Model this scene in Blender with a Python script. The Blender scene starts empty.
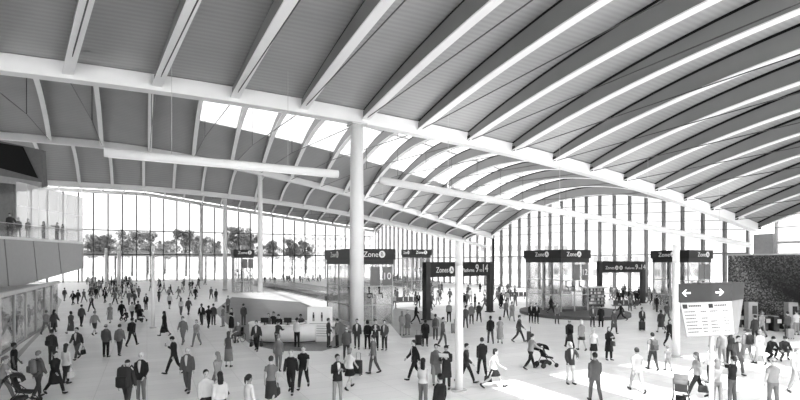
import bpy, bmesh, math, random
from mathutils import Vector, Matrix
random.seed(7)
S = bpy.context.scene
COL = S.collection
F, HC, HY = 560.0, 5.2, 262.0                 # survey unit for depths, eye height, horizon row
FP = 502.0                                    # focal length in pixels
TH = math.radians(63.25)
RT = Vector((math.sin(TH), -math.cos(TH), 0)) # camera right on the floor plan
FW = Vector((math.cos(TH), math.sin(TH), 0))  # camera forward on the floor plan
def cam(xc, Z, h=0.0):                        # metres right, metres ahead, height -> world
    p = RT*xc + FW*(Z*FP/F); return Vector((p.x, p.y, h))
def at(px, Z, h=0.0): return cam((px-400)/F*Z, Z, h)
def G(px, py): return at(px, F*HC/(py-HY))    # floor point seen at a place in the photo
def depth(py): return F*HC/(py-HY)
# ------------------------------------------------------------------ materials
def lin(c): return c/12.92 if c <= .04045 else ((c+.055)/1.055)**2.4
_m = {}
def M(t, rough=.6, metal=0.0, var=.04, scale=3.0, spec=.3):
    key = ('g', round(t,3), rough, metal, var, scale, spec)
    if key in _m: return _m[key]
    m = bpy.data.materials.new('grey_%03d' % round(t*100)); m.use_nodes = True
    n, l = m.node_tree.nodes, m.node_tree.links
    b = n['Principled BSDF']; b.inputs['Roughness'].default_value = rough
    b.inputs['Metallic'].default_value = metal; b.inputs['Specular IOR Level'].default_value = spec
    tc = n.new('ShaderNodeTexCoord'); no = n.new('ShaderNodeTexNoise'); no.inputs['Scale'].default_value = scale
    r = n.new('ShaderNodeMapRange'); r.inputs['To Min'].default_value = lin(max(t-var, .01)); r.inputs['To Max'].default_value = lin(min(t+var, 1))
    l.new(tc.outputs['Object'], no.inputs['Vector']); l.new(no.outputs['Fac'], r.inputs['Value']); l.new(r.outputs['Result'], b.inputs['Base Color'])
    _m[key] = m; return m
def glass(tint=.93, gloss=.07, name='clear_glass', milk=0.0, milk_tone=.9):
    key = (name, tint, gloss, milk)
    if key in _m: return _m[key]
    m = bpy.data.materials.new(name); m.use_nodes = True; n, l = m.node_tree.nodes, m.node_tree.links
    n.clear(); out = n.new('ShaderNodeOutputMaterial'); t = n.new('ShaderNodeBsdfTransparent'); g = n.new('ShaderNodeBsdfGlossy')
    t.inputs['Color'].default_value = (tint,)*3+(1,); g.inputs['Roughness'].default_value = .03
    mx = n.new('ShaderNodeMixShader'); lw = n.new('ShaderNodeLayerWeight'); lw.inputs['Blend'].default_value = .25
    mul = n.new('ShaderNodeMath'); mul.operation = 'MULTIPLY_ADD'; mul.inputs[1].default_value = gloss*3; mul.inputs[2].default_value = gloss*.5
    l.new(lw.outputs['Fresnel'], mul.inputs[0]); l.new(mul.outputs[0], mx.inputs['Fac'])
    l.new(t.outputs[0], mx.inputs[1]); l.new(g.outputs[0], mx.inputs[2]); last = mx
    if milk > 0:
        d = n.new('ShaderNodeBsdfTranslucent'); d.inputs['Color'].default_value = (milk_tone,)*3+(1,)
        d2 = n.new('ShaderNodeBsdfDiffuse'); d2.inputs['Color'].default_value = (milk_tone,)*3+(1,)
        ad = n.new('ShaderNodeMixShader'); ad.inputs['Fac'].default_value = .5; l.new(d.outputs[0], ad.inputs[1]); l.new(d2.outputs[0], ad.inputs[2])
        m2 = n.new('ShaderNodeMixShader'); m2.inputs['Fac'].default_value = milk
        l.new(mx.outputs[0], m2.inputs[1]); l.new(ad.outputs[0], m2.inputs[2]); last = m2
    l.new(last.outputs[0], out.inputs['Surface']); _m[key] = m; return m
def emit(strength, name):
    if name in _m: return _m[name]
    m = bpy.data.materials.new(name); m.use_nodes = True; b = m.node_tree.nodes['Principled BSDF']
    b.inputs['Emission Color'].default_value = (1,1,1,1); b.inputs['Emission Strength'].default_value = strength; _m[name] = m; return m
def floor_mat(t, name, var=.03, rough=.35):
    m = bpy.data.materials.new(name); m.use_nodes = True; n, l = m.node_tree.nodes, m.node_tree.links; b = n['Principled BSDF']
    b.inputs['Roughness'].default_value = rough; b.inputs['Specular IOR Level'].default_value = .35
    tc = n.new('ShaderNodeTexCoord'); br = n.new('ShaderNodeTexBrick'); br.offset = 0; br.inputs['Scale'].default_value = .55
    br.inputs['Brick Width'].default_value = 1; br.inputs['Row Height'].default_value = .5; br.inputs['Mortar Size'].default_value = .006
    for k, v in (('Color1', t+var), ('Color2', t-var*.4), ('Mortar', t-.1)): br.inputs[k].default_value = (lin(v),)*3+(1,)
    no = n.new('ShaderNodeTexNoise'); no.inputs['Scale'].default_value = .25; no.inputs['Detail'].default_value = 5
    r = n.new('ShaderNodeMapRange'); r.inputs['To Min'].default_value = .9; r.inputs['To Max'].default_value = 1.08
    mu = n.new('ShaderNodeMixRGB'); mu.blend_type = 'MULTIPLY'; mu.inputs['Fac'].default_value = 1
    l.new(tc.outputs['Object'], br.inputs['Vector']); l.new(tc.outputs['Object'], no.inputs['Vector']); l.new(no.outputs['Fac'], r.inputs['Value'])
    l.new(br.outputs['Color'], mu.inputs[1]); l.new(r.outputs['Result'], mu.inputs[2]); l.new(mu.outputs[0], b.inputs['Base Color']); return m
def deck_mat(t):
    m = bpy.data.materials.new('ribbed_deck'); m.use_nodes = True; n, l = m.node_tree.nodes, m.node_tree.links; b = n['Principled BSDF']
    b.inputs['Roughness'].default_value = .7; b.inputs['Specular IOR Level'].default_value = .2
    tc = n.new('ShaderNodeTexCoord'); w = n.new('ShaderNodeTexWave'); w.bands_direction = 'Y'; w.inputs['Scale'].default_value = .8; w.inputs['Distortion'].default_value = 0
    r = n.new('ShaderNodeMapRange'); r.inputs['To Min'].default_value = lin(t-.02); r.inputs['To Max'].default_value = lin(t+.015)
    no = n.new('ShaderNodeTexNoise'); no.inputs['Scale'].default_value = .3
    mr = n.new('ShaderNodeMapRange'); mr.inputs['To Min'].default_value = .9; mr.inputs['To Max'].default_value = 1.1
    mu = n.new('ShaderNodeMath'); mu.operation = 'MULTIPLY'
    bp = n.new('ShaderNodeBump'); bp.inputs['Strength'].default_value = .08; bp.inputs['Distance'].default_value = .1
    l.new(tc.outputs['Object'], w.inputs['Vector']); l.new(tc.outputs['Object'], no.inputs['Vector']); l.new(w.outputs['Fac'], r.inputs['Value']); l.new(no.outputs['Fac'], mr.inputs['Value'])
    l.new(r.outputs['Result'], mu.inputs[0]); l.new(mr.outputs['Result'], mu.inputs[1]); l.new(mu.outputs[0], b.inputs['Base Color'])
    l.new(w.outputs['Fac'], bp.inputs['Height']); l.new(bp.outputs['Normal'], b.inputs['Normal']); return m
# ------------------------------------------------------------------ mesh builder
class MB:
    def __init__(s): s.v, s.f = [], []
    def add(s, vs, fs):
        o = len(s.v); s.v += [Vector(p) for p in vs]; s.f += [tuple(i+o for i in f) for f in fs]; return s
    def box(s, c, size, rz=0.0, taper=1.0):
        c = Vector(c); a, b, h = size[0]/2, size[1]/2, size[2]/2; R = Matrix.Rotation(rz, 3, 'Z'); vs = []
        for z in (-1, 1):
            k = taper if z < 0 else 1
            for x, y in ((-1,-1),(1,-1),(1,1),(-1,1)): vs.append(c + R @ Vector((x*a*k, y*b*k, z*h)))
        return s.add(vs, [(3,2,1,0),(4,5,6,7),(0,1,5,4),(1,2,6,5),(2,3,7,6),(3,0,4,7)])
    def hexa(s, p): return s.add(p, [(3,2,1,0),(4,5,6,7),(0,1,5,4),(1,2,6,5),(2,3,7,6),(3,0,4,7)])
    def prism(s, poly, z0, z1):
        n = len(poly); vs = [(p[0],p[1],z0) for p in poly]+[(p[0],p[1],z1) for p in poly]
        return s.add(vs, [tuple(range(n-1,-1,-1)), tuple(range(n,2*n))]+[(i,(i+1)%n,n+(i+1)%n,n+i) for i in range(n)])
    def bar(s, a, b, w, h=None, up=(0,0,1)):
        a, b = Vector(a), Vector(b); h = h or w; d = (b-a).normalized(); u = Vector(up)
        if abs(d.dot(u)) > .98: u = Vector((1,0,0))
        sd = d.cross(u).normalized()*(w/2); u = sd.cross(d).normalized()*(h/2)
        return s.hexa([a-sd-u,a+sd-u,b+sd-u,b-sd-u,a-sd+u,a+sd+u,b+sd+u,b-sd+u])
    def loft(s, pts, rad, n=10, xd=None, cap=True):
        pts = [Vector(p) for p in pts]; m = len(pts); rings = []; o = len(s.v)
        for i, p in enumerate(pts):
            d = (pts[min(i+1,m-1)]-pts[max(i-1,0)]).normalized()
            x = Vector(xd) if xd is not None else (Vector((1,0,0)) if abs(d.x) < .9 else Vector((0,1,0)))
            x = (x-d*x.dot(d)).normalized(); y = d.cross(x)
            r = rad[i] if not isinstance(rad,(int,float)) else rad
            rx, ry = r if isinstance(r,(tuple,list)) else (r,r)
            for k in range(n):
                a = 2*math.pi*k/n; s.v.append(p + x*(rx*math.cos(a)) + y*(ry*math.sin(a)))
        for i in range(m-1):
            for k in range(n):
                k2 = (k+1)%n; s.f.append((o+i*n+k,o+i*n+k2,o+(i+1)*n+k2,o+(i+1)*n+k))
        if cap: s.f.append(tuple(o+k for k in range(n-1,-1,-1))); s.f.append(tuple(o+(m-1)*n+k for k in range(n)))
        return s
    def tube(s, pts, r, n=8): return s.loft(pts, r, n)
    def ball(s, c, r, nu=12, nv=8):
        c = Vector(c); rx, ry, rz = r if isinstance(r,(tuple,list)) else (r,r,r); o = len(s.v)
        s.v.append(c-Vector((0,0,rz)))
        for i in range(1,nv):
            a = -math.pi/2+math.pi*i/nv
            for k in range(nu):
                b = 2*math.pi*k/nu; s.v.append(c+Vector((rx*math.cos(a)*math.cos(b), ry*math.cos(a)*math.sin(b), rz*math.sin(a))))
        s.v.append(c+Vector((0,0,rz))); t = len(s.v)-1
        for k in range(nu):
            k2 = (k+1)%nu; s.f.append((o,o+1+k2,o+1+k)); s.f.append((t,t-nu+k,t-nu+k2))
            for i in range(nv-2): s.f.append((o+1+i*nu+k,o+1+i*nu+k2,o+1+(i+1)*nu+k2,o+1+(i+1)*nu+k))
        return s
    def mesh(s, name, mat=None, smooth=False):
        me = bpy.data.meshes.new(name); me.from_pydata([tuple(v) for v in s.v], [], s.f); me.update()
        if mat: me.materials.append(mat)
        if smooth:
            for p in me.polygons: p.use_smooth = True
        return me
    def build(s, name, mat, parent=None, smooth=False):
        return obj(name, s.mesh(name, mat, smooth), parent)
def obj(name, me, parent=None):
    o = bpy.data.objects.new(name, me); COL.objects.link(o)
    if parent: o.parent = parent
    return o
def empty(name, loc=(0,0,0), rz=0.0):
    o = bpy.data.objects.new(name, None); COL.objects.link(o); o.location = loc; o.rotation_euler = (0,0,rz); o.empty_display_size = .2; return o
def tag(o, label, cat, group=None):
    o['label'] = label; o['category'] = cat
    if group: o['group'] = group
    return o
def struct(o): o['kind'] = 'structure'; return o
def clone(o, parent=None):
    c = o.copy(); COL.objects.link(c)
    if parent: c.parent = parent
    for ch in list(o.children): clone(ch, c)
    return c
# ------------------------------------------------------------------ batch evaluation (voxel bodies, lettering)
_jobs, _done = {}, {}
def job_mesh(key, mb, voxel, smooth=3):
    if key in _jobs: return
    o = bpy.data.objects.new('t', mb.mesh('t')); COL.objects.link(o)
    r = o.modifiers.new('r','REMESH'); r.mode = 'VOXEL'; r.voxel_size = voxel
    sm = o.modifiers.new('s','SMOOTH'); sm.factor = .5; sm.iterations = smooth; _jobs[key] = o
def job_text(key):
    if key in _jobs: return
    c = bpy.data.curves.new('t','FONT'); c.body = key[1]; c.size = 1; c.extrude = .01; c.align_x = 'LEFT'; c.resolution_u = 3
    o = bpy.data.objects.new('t', c); COL.objects.link(o); _jobs[key] = o
def run_jobs():
    dg = bpy.context.evaluated_depsgraph_get()
    for k, o in _jobs.items():
        me = bpy.data.meshes.new_from_object(o.evaluated_get(dg)); _done[k] = me
        if k[0] != 'text':
            for p in me.polygons: p.use_smooth = True
    for o in list(_jobs.values()): bpy.data.objects.remove(o)
# ------------------------------------------------------------------ people
D2R = math.radians
# legs (hip flex, knee flex) left/right, arms (flex, abduct, elbow, inward) left/right, lean, head pitch, head yaw
P0 = dict(ll=(2,2), lr=(-2,2), al=(2,8,14,.05), ar=(4,8,14,.05), lean=0, hp=0, hy=0, ab=3)
def ps(**k): d = dict(P0); d.update(k); return d
POSES = {
 'stand': ps(), 'stand2': ps(ll=(6,10), lr=(-2,0), al=(5,10,35,.2), ar=(0,7,10,0), hy=20),
 'walk': ps(ll=(26,6), lr=(-18,24), al=(-20,7,14,0), ar=(24,7,26,.1), lean=3),
 'walk2': ps(ll=(-18,24), lr=(26,6), al=(24,7,26,.1), ar=(-20,7,14,0), lean=3),
 'stride': ps(ll=(34,6), lr=(-26,30), al=(-28,8,20,0), ar=(30,8,34,.1), lean=5),
 'step': ps(ll=(14,8), lr=(-10,18), al=(-9,8,14,0), ar=(12,8,20,.1), lean=2),
 'phone': ps(ll=(24,6), lr=(-17,24), al=(-12,8,16,0), ar=(30,6,98,.35), hp=24, lean=3),
 'read': ps(ll=(4,3), lr=(-2,2), al=(32,8,88,.5), ar=(32,8,88,.5), hp=26),
 'fold': ps(al=(24,14,98,.9), ar=(22,14,98,.9)),
 'hip': ps(al=(-14,42,82,.9), ar=(8,8,24,.1)),
 'point': ps(ar=(88,12,14,0), al=(4,8,18,.05), hy=-12),
 'push': ps(ll=(24,6), lr=(-18,24), al=(42,6,34,.1), ar=(42,6,34,.1), lean=8),
 'carry': ps(ll=(20,5), lr=(-14,20), al=(-3,14,6,0), ar=(3,14,6,0), lean=3),
 'sit': ps(ll=(86,88), lr=(84,84), al=(24,8,62,.3), ar=(24,8,62,.3), lean=-3),
 'crouch': ps(ll=(105,125), lr=(70,120), al=(55,8,35,.1), ar=(55,8,35,.1), lean=24, hp=10),
 'bend': ps(ll=(16,12), lr=(8,14), al=(52,6,18,.1), ar=(48,6,24,.1), lean=36, hp=10),
 'photo': ps(al=(82,4,28,.25), ar=(84,4,28,.25), lean=-3),
 'lean': ps(ll=(10,4), lr=(4,4), al=(48,12,58,.3), ar=(46,12,58,.3), lean=16, hp=8),
}
def skeleton(p, sex):
    J = {}; w = .168 if sex == 'm' else .150
    lean = D2R(p['lean']); Rl = Matrix.Rotation(-lean, 3, 'X'); pel = Vector((0,0,.93))
    up = lambda q: pel + Rl @ (Vector(q)-pel)
    for s, k in ((-1,'ll'), (1,'lr')):
        a, kn = p[k]; hip = Vector((s*.088,0,.92)); ab = D2R(p['ab'])*s
        th = Vector((math.sin(ab), math.sin(D2R(a)), -math.cos(D2R(a)))).normalized()
        a2 = D2R(a-kn); sh = Vector((math.sin(ab)*.4, math.sin(a2), -math.cos(a2))).normalized()
        K = hip+th*.435; A = K+sh*.415; pitch = a2*.75 if a2 < 0 else a2*.6
        if abs(a-kn) < 6: pitch = 0
        if k and p['lean'] > 20 and kn > 100: pitch = -.5
        fd = Vector((s*.12, math.cos(pitch), math.sin(pitch))).normalized()
        fu = Vector((0,-math.sin(pitch),math.cos(pitch)))
        J[k] = (hip, K, A, A+fd*.17-fu*.045, A-fd*.055-fu*.045, A+fd*.07-fu*.055)
    mz = min(min(J[k][3].z-.028, J[k][4].z-.03) for k in ('ll','lr')); off = Vector((0,0,-mz))
    for k in ('ll','lr'): J[k] = tuple(q+off for q in J[k])
    J['off'] = off
    for s, k in ((-1,'al'), (1,'ar')):
        f, ab, e, inw = p[k]; f, ab, e = D2R(f), D2R(ab), D2R(e)
        Sh = Vector((s*w,-.01,1.395))
        ua = Vector((s*math.sin(ab), math.sin(f)*math.cos(ab), -math.cos(f)*math.cos(ab)))
        g = f+e; fa = Vector((s*(math.sin(ab)*.5-inw), math.sin(g), -math.cos(g))).normalized()
        E_ = Sh+ua*.295; W = E_+fa*.255
        pts = [up(q)+off for q in (Sh,E_,W)]; fa2 = Rl @ fa; J[k] = (*pts, fa2, s)
    J['up'] = lambda q: up(q)+off
    hy = Matrix.Rotation(D2R(p['hy']),3,'Z'); hp = Matrix.Rotation(-D2R(p['hp']),3,'X'); nk = Vector((0,.0,1.52))
    J['head'] = lambda q: up(nk + hy @ (hp @ (Vector(q)-nk)))+off
    J['Rl'] = Rl
    return J
TOR = {'m': [(.84,.115,.085),(.90,.158,.108),(.96,.160,.110),(1.05,.142,.098),(1.13,.140,.098),(1.25,.162,.112),(1.36,.168,.112),(1.43,.138,.09),(1.475,.085,.068),(1.51,.056,.056)],
       'f': [(.84,.125,.09),(.90,.168,.118),(.96,.160,.112),(1.05,.122,.088),(1.13,.122,.09),(1.25,.142,.118),(1.34,.150,.116),(1.42,.132,.086),(1.47,.072,.06),(1.51,.047,.05)]}
def fingers(mb, W, fa, s):
    fa = fa.normalized(); side = Vector((1,0,0)) if abs(fa.x) < .8 else Vector((0,1,0))
    nrm = Vector((-s,0,0)); nrm = nrm-fa*nrm.dot(fa)
    if nrm.length < .3: nrm = Vector((0,0,-1))-fa*fa.dot(Vector((0,0,-1)))
    nrm.normalize(); wd = fa.cross(nrm).normalized()           # nrm = palm side, wd across the palm
    if wd.dot(Vector((0,1,.3))) < 0: wd = -wd
    mb.loft([W-fa*.02, W+fa*.02, W+fa*.06, W+fa*.095], [(.026,.024),(.034,.02),(.04,.018),(.036,.014)], 8, xd=wd)
    for i, L in enumerate((.068,.078,.074,.058)):
        b = W+fa*.085+wd*(.030-.020*i); k = b+fa*L*.5+nrm*.008; mb.loft([b-fa*.02, b, k, k+fa*L*.4+nrm*.02], [.010,.010,.0092,.0075], 6)
    t = W+fa*.025+wd*.03; k = t+wd*.028+fa*.03; mb.loft([t-wd*.015, t, k, k+fa*.03+wd*.006+nrm*.006], [.013,.012,.0105,.0085], 6)
def limb(mb, pts, rad, n=10): mb.loft(pts, rad, n)
def leg_pts(L):
    hip, K, A = L[0], L[1], L[2]; return [hip, hip.lerp(K,.3), hip.lerp(K,.7), K, K.lerp(A,.3), K.lerp(A,.65), A]
def arm_pts(A_): Sh, E_, W = A_[0:3]; return [Sh, Sh.lerp(E_,.4), E_, E_.lerp(W,.35), W]
def body_mb(J, sex):
    mb = MB(); u = J['up']; k = 1 if sex == 'm' else .9
    mb.loft([u((0,0,z)) for z,_,_ in TOR[sex]]+[u((0,.008,1.55)), u((0,.012,1.60))], [(a,b) for _,a,b in TOR[sex]]+[.052*k,.05*k], 14, xd=(1,0,0))
    for key in ('ll','lr'):
        L = J[key]; limb(mb, leg_pts(L), [.085,.083*k+.004,.066*k,.055*k,.057*k,.045*k,.037])
        mb.loft([L[4]+Vector((0,0,.012)), L[2]-Vector((0,0,.02)), L[5], L[3]], [(.03,.03),(.036,.045),(.042,.034),(.036,.02)], 8, xd=(1,0,0))
    for key in ('al','ar'):
        A_ = J[key]; limb(mb, arm_pts(A_), [.05*k,.047*k,.04*k,.041*k,.026]); fingers(mb, A_[2], A_[3], A_[4])
    h = J['head']
    zs = [(1.520,.03,.035,.04),(1.535,.046,.055,.035),(1.56,.058,.074,.022),(1.59,.066,.086,.014),(1.63,.073,.094,.008),(1.67,.076,.098,.0),(1.70,.073,.095,-.004),(1.73,.06,.078,-.008),(1.75,.032,.045,-.01)]
    mb.loft([h((0,y,z)) for z,_,_,y in zs], [(a*1.04,b*1.04) for _,a,b,_ in zs], 14, xd=(1,0,0))
    mb.loft([h((0,.09,1.645)), h((0,.108,1.622)), h((0,.118,1.606)), h((0,.098,1.600))], [.008,.012,.016,.012], 6)      # nose
    mb.loft([h((-.022,.092,1.572)), h((0,.100,1.573)), h((.022,.092,1.572))], [.007,.009,.007], 6)                       # lips
    for s in (-1,1):
        mb.loft([h((s*.066,-.008,1.60)), h((s*.082,-.012,1.615)), h((s*.084,-.016,1.64)), h((s*.07,-.012,1.655))], [.010,.013,.014,.010], 6)  # ears
        mb.loft([h((s*.015,.092,1.648)), h((s*.045,.083,1.650))], [.008,.007], 6)                                         # brows
    return mb
def top_mb(J, sex, kind):
    mb = MB(); u = J['up']; e = {'jacket':.024,'shirt':.022,'tee':.022,'coat':.03,'vest':.022}[kind]; T = TOR[sex]
    hem = {'jacket':.80,'shirt':.90,'tee':.90,'coat':.80,'vest':.90}[kind]
    pts, rad = [], []
    if kind == 'jacket': pts.append((0,0,hem)); rad.append((T[1][1]+e+.008, T[1][2]+e+.012))
    if kind == 'coat':
        for z, w in ((.46,.06),(.62,.05),(.78,.035)): pts.append((0,0,z)); rad.append((T[1][1]+w, T[1][2]+w+.02))
    for z, a, b in T[1:9]:
        ee = e if z < 1.4 else e*.85; pts.append((0,0,z)); rad.append((a+ee, b+ee))
    q = []
    for p in pts: q.append(u(p) if p[2] >= .9 else Vector((0,0,p[2]))+J['off'])
    if kind in ('jacket','coat'): q.append(u((0,-.005,1.505))); rad.append((.066,.064))
    mb.loft(q, rad, 16, xd=(1,0,0))
    for key in ('al','ar'):
        p = arm_pts(J[key]); r = [.05,.055,.049,.046,.035]; x = max(e-.008,.015)
        if sex == 'f': r = [v*.92 for v in r]
        if kind == 'vest': continue
        if kind == 'tee': p = p[:2]+[p[1].lerp(p[2],.35)]; r = r[:2]+[.058]
        else: p = p[:4]+[p[3].lerp(p[4],.93)]
        mb.loft(p, [v+x for v in r], 10)
    return mb
def bottom_mb(J, sex, kind):
    mb = MB(); T = TOR[sex]; off = J['off']; u = J['up']
    if kind in ('trousers','shorts'):
        mb.loft([Vector((0,0,.80))+off]+[u((0,0,z)) if z > .92 else Vector((0,0,z))+off for z in (.86,.92,.98,1.03)], [(.10,.085),(T[1][1]*.93,.108),(T[2][1]+.008,.118),(T[2][1]+.004,.112),(T[3][1]+.006,.100)], 14, xd=(1,0,0))
        for key in ('ll','lr'):
            p = leg_pts(J[key]); r = [.096,.094,.08,.07,.07,.063,.058]
            if kind == 'shorts': p = p[:4]; r = [.1,.1,.092,.086]
            else: p = p[:6]+[p[5].lerp(p[6],.86)]
            mb.loft(p, r, 10)
    else:
        z1 = {'skirt':.50,'dress':.30,'mini':.62}[kind]; L, R_ = J['ll'], J['lr']
        k = (.93-z1); sp = abs(L[1].y-R_[1].y)*.5*k/.45; cy = (L[1].y+R_[1].y)*.5*k/.45
        mb.loft([Vector((0,cy,z1))+off, Vector((0,cy*.6,(z1+.9)/2))+off, Vector((0,0,.90))+off, u((0,0,.97)), u((0,0,1.04))],
                [(T[1][1]+.05, T[1][2]+.035+sp*.8),(T[1][1]+.035,T[1][2]+.025+sp*.45),(T[1][1]+.016,T[1][2]+.016),(T[2][1]+.012,T[2][2]+.012),(T[3][1]+.01,T[3][2]+.01)], 16, xd=(1,0,0))
    return mb
def shoe_mb(J, key):
    mb = MB()
    if True:
        L = J[key]; mb.loft([L[4]-(L[3]-L[4]).normalized()*.012, L[4].lerp(L[5],.4)+Vector((0,0,.008)), L[5], L[3], L[3]+(L[3]-L[4]).normalized()*.03],
                [(.03,.028),(.044,.046),(.05,.042),(.045,.028),(.022,.016)], 10, xd=(1,0,0))
        mb.loft([L[2].lerp(L[4],.7), L[2]+Vector((0,0,.015))], [.045,.046], 8)
    return mb
def hair_mb(J, kind):
    mb = MB(); h = J['head']
    def shell(zs): mb.loft([h((0,y,z)) for z,_,_,y in zs], [(a,b) for _,a,b,_ in zs], 14, xd=(1,0,0))
    cap = [(1.585,.055,.035,-.062),(1.615,.080,.064,-.056),(1.65,.090,.090,-.035),(1.685,.092,.110,-.017),(1.72,.086,.106,-.014),(1.75,.066,.084,-.016),(1.776,.032,.042,-.018)]
    if kind == 'cap':
        shell([(1.66,.08,.10,-.004),(1.70,.083,.103,-.004),(1.74,.07,.085,-.006),(1.77,.03,.04,-.008)])
        mb.loft([h((0,.07,1.675)), h((0,.165,1.655))], [(.07,.012),(.05,.008)], 10, xd=(1,0,0)); return mb
    if kind == 'scarf':
        shell([(1.44,.12,.11,-.01),(1.50,.09,.085,-.015),(1.55,.078,.075,-.025),(1.60,.084,.085,-.025),(1.66,.088,.098,-.014),(1.72,.08,.09,-.012),(1.765,.036,.04,-.014)]); return mb
    if kind == 'bald':
        shell([(1.60,.074,.03,-.065),(1.63,.08,.045,-.055),(1.655,.08,.05,-.05),(1.675,.072,.036,-.06)]); return mb
    shell(cap)
    if kind == 'long': mb.loft([h((0,-.05,1.70)), h((0,-.075,1.62)), h((0,-.085,1.52)), h((0,-.095,1.40)), h((0,-.09,1.33))], [(.075,.04),(.088,.05),(.092,.045),(.085,.035),(.05,.02)], 12, xd=(1,0,0))
    if kind == 'bob': mb.loft([h((0,-.04,1.70)), h((0,-.05,1.62)), h((0,-.055,1.55)), h((0,-.055,1.52))], [(.08,.05),(.094,.062),(.095,.056),(.07,.04)], 12, xd=(1,0,0))
    if kind == 'pony': mb.loft([h((0,-.09,1.71)), h((0,-.135,1.69)), h((0,-.14,1.58)), h((0,-.125,1.47))], [.02,.03,.03,.012], 8)
    if kind == 'bun': mb.ball(h((0,-.085,1.745)), .042)
    return mb
TONE = {'k':.10,'d':.20,'c':.30,'g':.42,'l':.54,'w':.78}
HT = {'k':.09,'d':.17,'c':.25,'g':.42,'l':.62,'w':.80}
def parse(sp):
    # "sex pose top:tone bottom:tone hair:tone skin shoes"
    a = sp.split(); d = dict(sex=a[0], pose=a[1], top=a[2].split(':'), bot=a[3].split(':'), hair=a[4].split(':'))
    d['skin'] = {'p':.70,'m':.55,'b':.33}[a[5]] if len(a) > 5 else .66
    d['shoe'] = TONE[a[6]] if len(a) > 6 else .12
    return d
def shirt_front(J, sex):
    mb = MB(); u = J['up']; T = TOR[sex]; rows = []
    def ab(z):
        for (z0,a0,b0),(z1,a1,b1) in zip(T,T[1:]):
            if z0 <= z <= z1: f = (z-z0)/(z1-z0); return a0+(a1-a0)*f, b0+(b1-b0)*f
    for z, w in ((1.06,.012),(1.14,.028),(1.22,.042),(1.30,.053),(1.38,.058),(1.44,.052),(1.475,.04)):
        a, b = ab(z); a += .024; b += .026
        rows.append([[u((x, y*b*math.sqrt(max(0,1-(x/a)**2))-d, z)) for x in (-w,-w*.5,0,w*.5,w)] for y, d in ((1,0),(1,.02))])
    for r in rows:
        for side in r: mb.v += side
    n = len(rows)
    for i in range(n-1):
        for j in range(4):
            q = i*10+j; mb.f.append((q,q+1,q+11,q+10)); mb.f.append((q+5,q+15,q+16,q+6))
        q = i*10; mb.f.append((q,q+10,q+15,q+5)); mb.f.append((q+4,q+9,q+19,q+14))
    me = mb.mesh('shirt_front', M(.75,.8), True); return me
_SF = {}
_J = {}
def jj(pose, sex):
    if (pose,sex) not in _J: _J[(pose,sex)] = skeleton(POSES[pose], sex)
    return _J[(pose,sex)]
def request(d):
    J = jj(d['pose'], d['sex']); b = (d['pose'], d['sex'])
    job_mesh(('body',)+b, body_mb(J, d['sex']), .0115, 2)
    job_mesh(('top',d['top'][0])+b, top_mb(J, d['sex'], d['top'][0]), .018)
    job_mesh(('bot',d['bot'][0])+b, bottom_mb(J, d['sex'], d['bot'][0]), .018)
    job_mesh(('shoeL',)+b, shoe_mb(J,'ll'), .013, 1); job_mesh(('shoeR',)+b, shoe_mb(J,'lr'), .013, 1); job_mesh(('hair',d['hair'][0])+b, hair_mb(J, d['hair'][0]), .014, 2)
def finish_bodies():
    for k, me in _done.items():
        if k[0] == 'text': continue
        me.materials.append(M(.5))
        if k[0] != 'body': continue
        me.materials.append(M(.12)); h = _J[(k[1],k[2])]['head']; spots = [(h((s*.031,.088,1.634)), .0135) for s in (-1,1)]+[(h((0,.105,1.572)), .010)]
        for p in me.polygons:
            for c, r in spots:
                if (p.center-c).length < r: p.material_index = 1
PART = {'jacket':'jacket','shirt':'shirt','tee':'t_shirt','coat':'coat','vest':'vest','trousers':'trousers','shorts':'shorts','skirt':'skirt','dress':'dress_skirt','mini':'skirt',
        'cap':'cap','scarf':'headscarf'}
def setmat(o, mats):
    for i, m in enumerate(mats):
        if i < len(o.material_slots): o.material_slots[i].link = 'OBJECT'; o.material_slots[i].material = m
def rz_of(deg):                                # 0 = facing away from the camera, 90 = to the right, 180 = towards it
    a = D2R(deg); d = RT*math.sin(a)+FW*math.cos(a); return math.atan2(-d.x, d.y)
def person(loc, deg, sp, label, scale=1.0, group=None, z=0.0):
    d = parse(sp); t = empty('person', (loc[0],loc[1],z), rz_of(deg)); t.scale = (scale,)*3
    tag(t, label, 'child' if scale < .8 else 'person', group); b = (d['pose'], d['sex'])
    o = obj('body', _done[('body',)+b], t); setmat(o, [M(d['skin'],.55), M(.14)])
    o = obj(PART[d['bot'][0]], _done[('bot',d['bot'][0])+b], t); setmat(o, [M(TONE[d['bot'][1]],.85,scale=6)])
    o = obj(PART[d['top'][0]], _done[('top',d['top'][0])+b], t); setmat(o, [M(TONE[d['top'][1]],.85,scale=6)])
    if d['top'][0] == 'jacket' and d['sex'] == 'm' and d['pose'] != 'crouch' and d['top'][1] in 'kdc':
        if b not in _SF: _SF[b] = shirt_front(_J[b], d['sex'])
        obj('shirt_front', _SF[b], t)
    for q in ('shoeL','shoeR'): o = obj('shoe', _done[(q,)+b], t); setmat(o, [M(d['shoe'],.5)])
    o = obj(PART.get(d['hair'][0],'hair'), _done[('hair',d['hair'][0])+b], t); setmat(o, [M(HT[d['hair'][1]],.6)])
    t['_k'] = '%s|%s' % b
    return t
def hand_world(t, side='ar'):
    pose, sex = t['_k'].split('|'); A_ = _J[(pose,sex)][side]; q = A_[2]+A_[3]*.11
    return Vector(t.location) + Matrix.Rotation(t.rotation_euler.z,3,'Z') @ (q*t.scale.x)
def back_world(t, y=-.2, z=1.2):
    pose, sex = t['_k'].split('|'); q = _J[(pose,sex)]['up']((0,y,z))
    return Vector(t.location) + Matrix.Rotation(t.rotation_euler.z,3,'Z') @ (q*t.scale.x)
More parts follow.
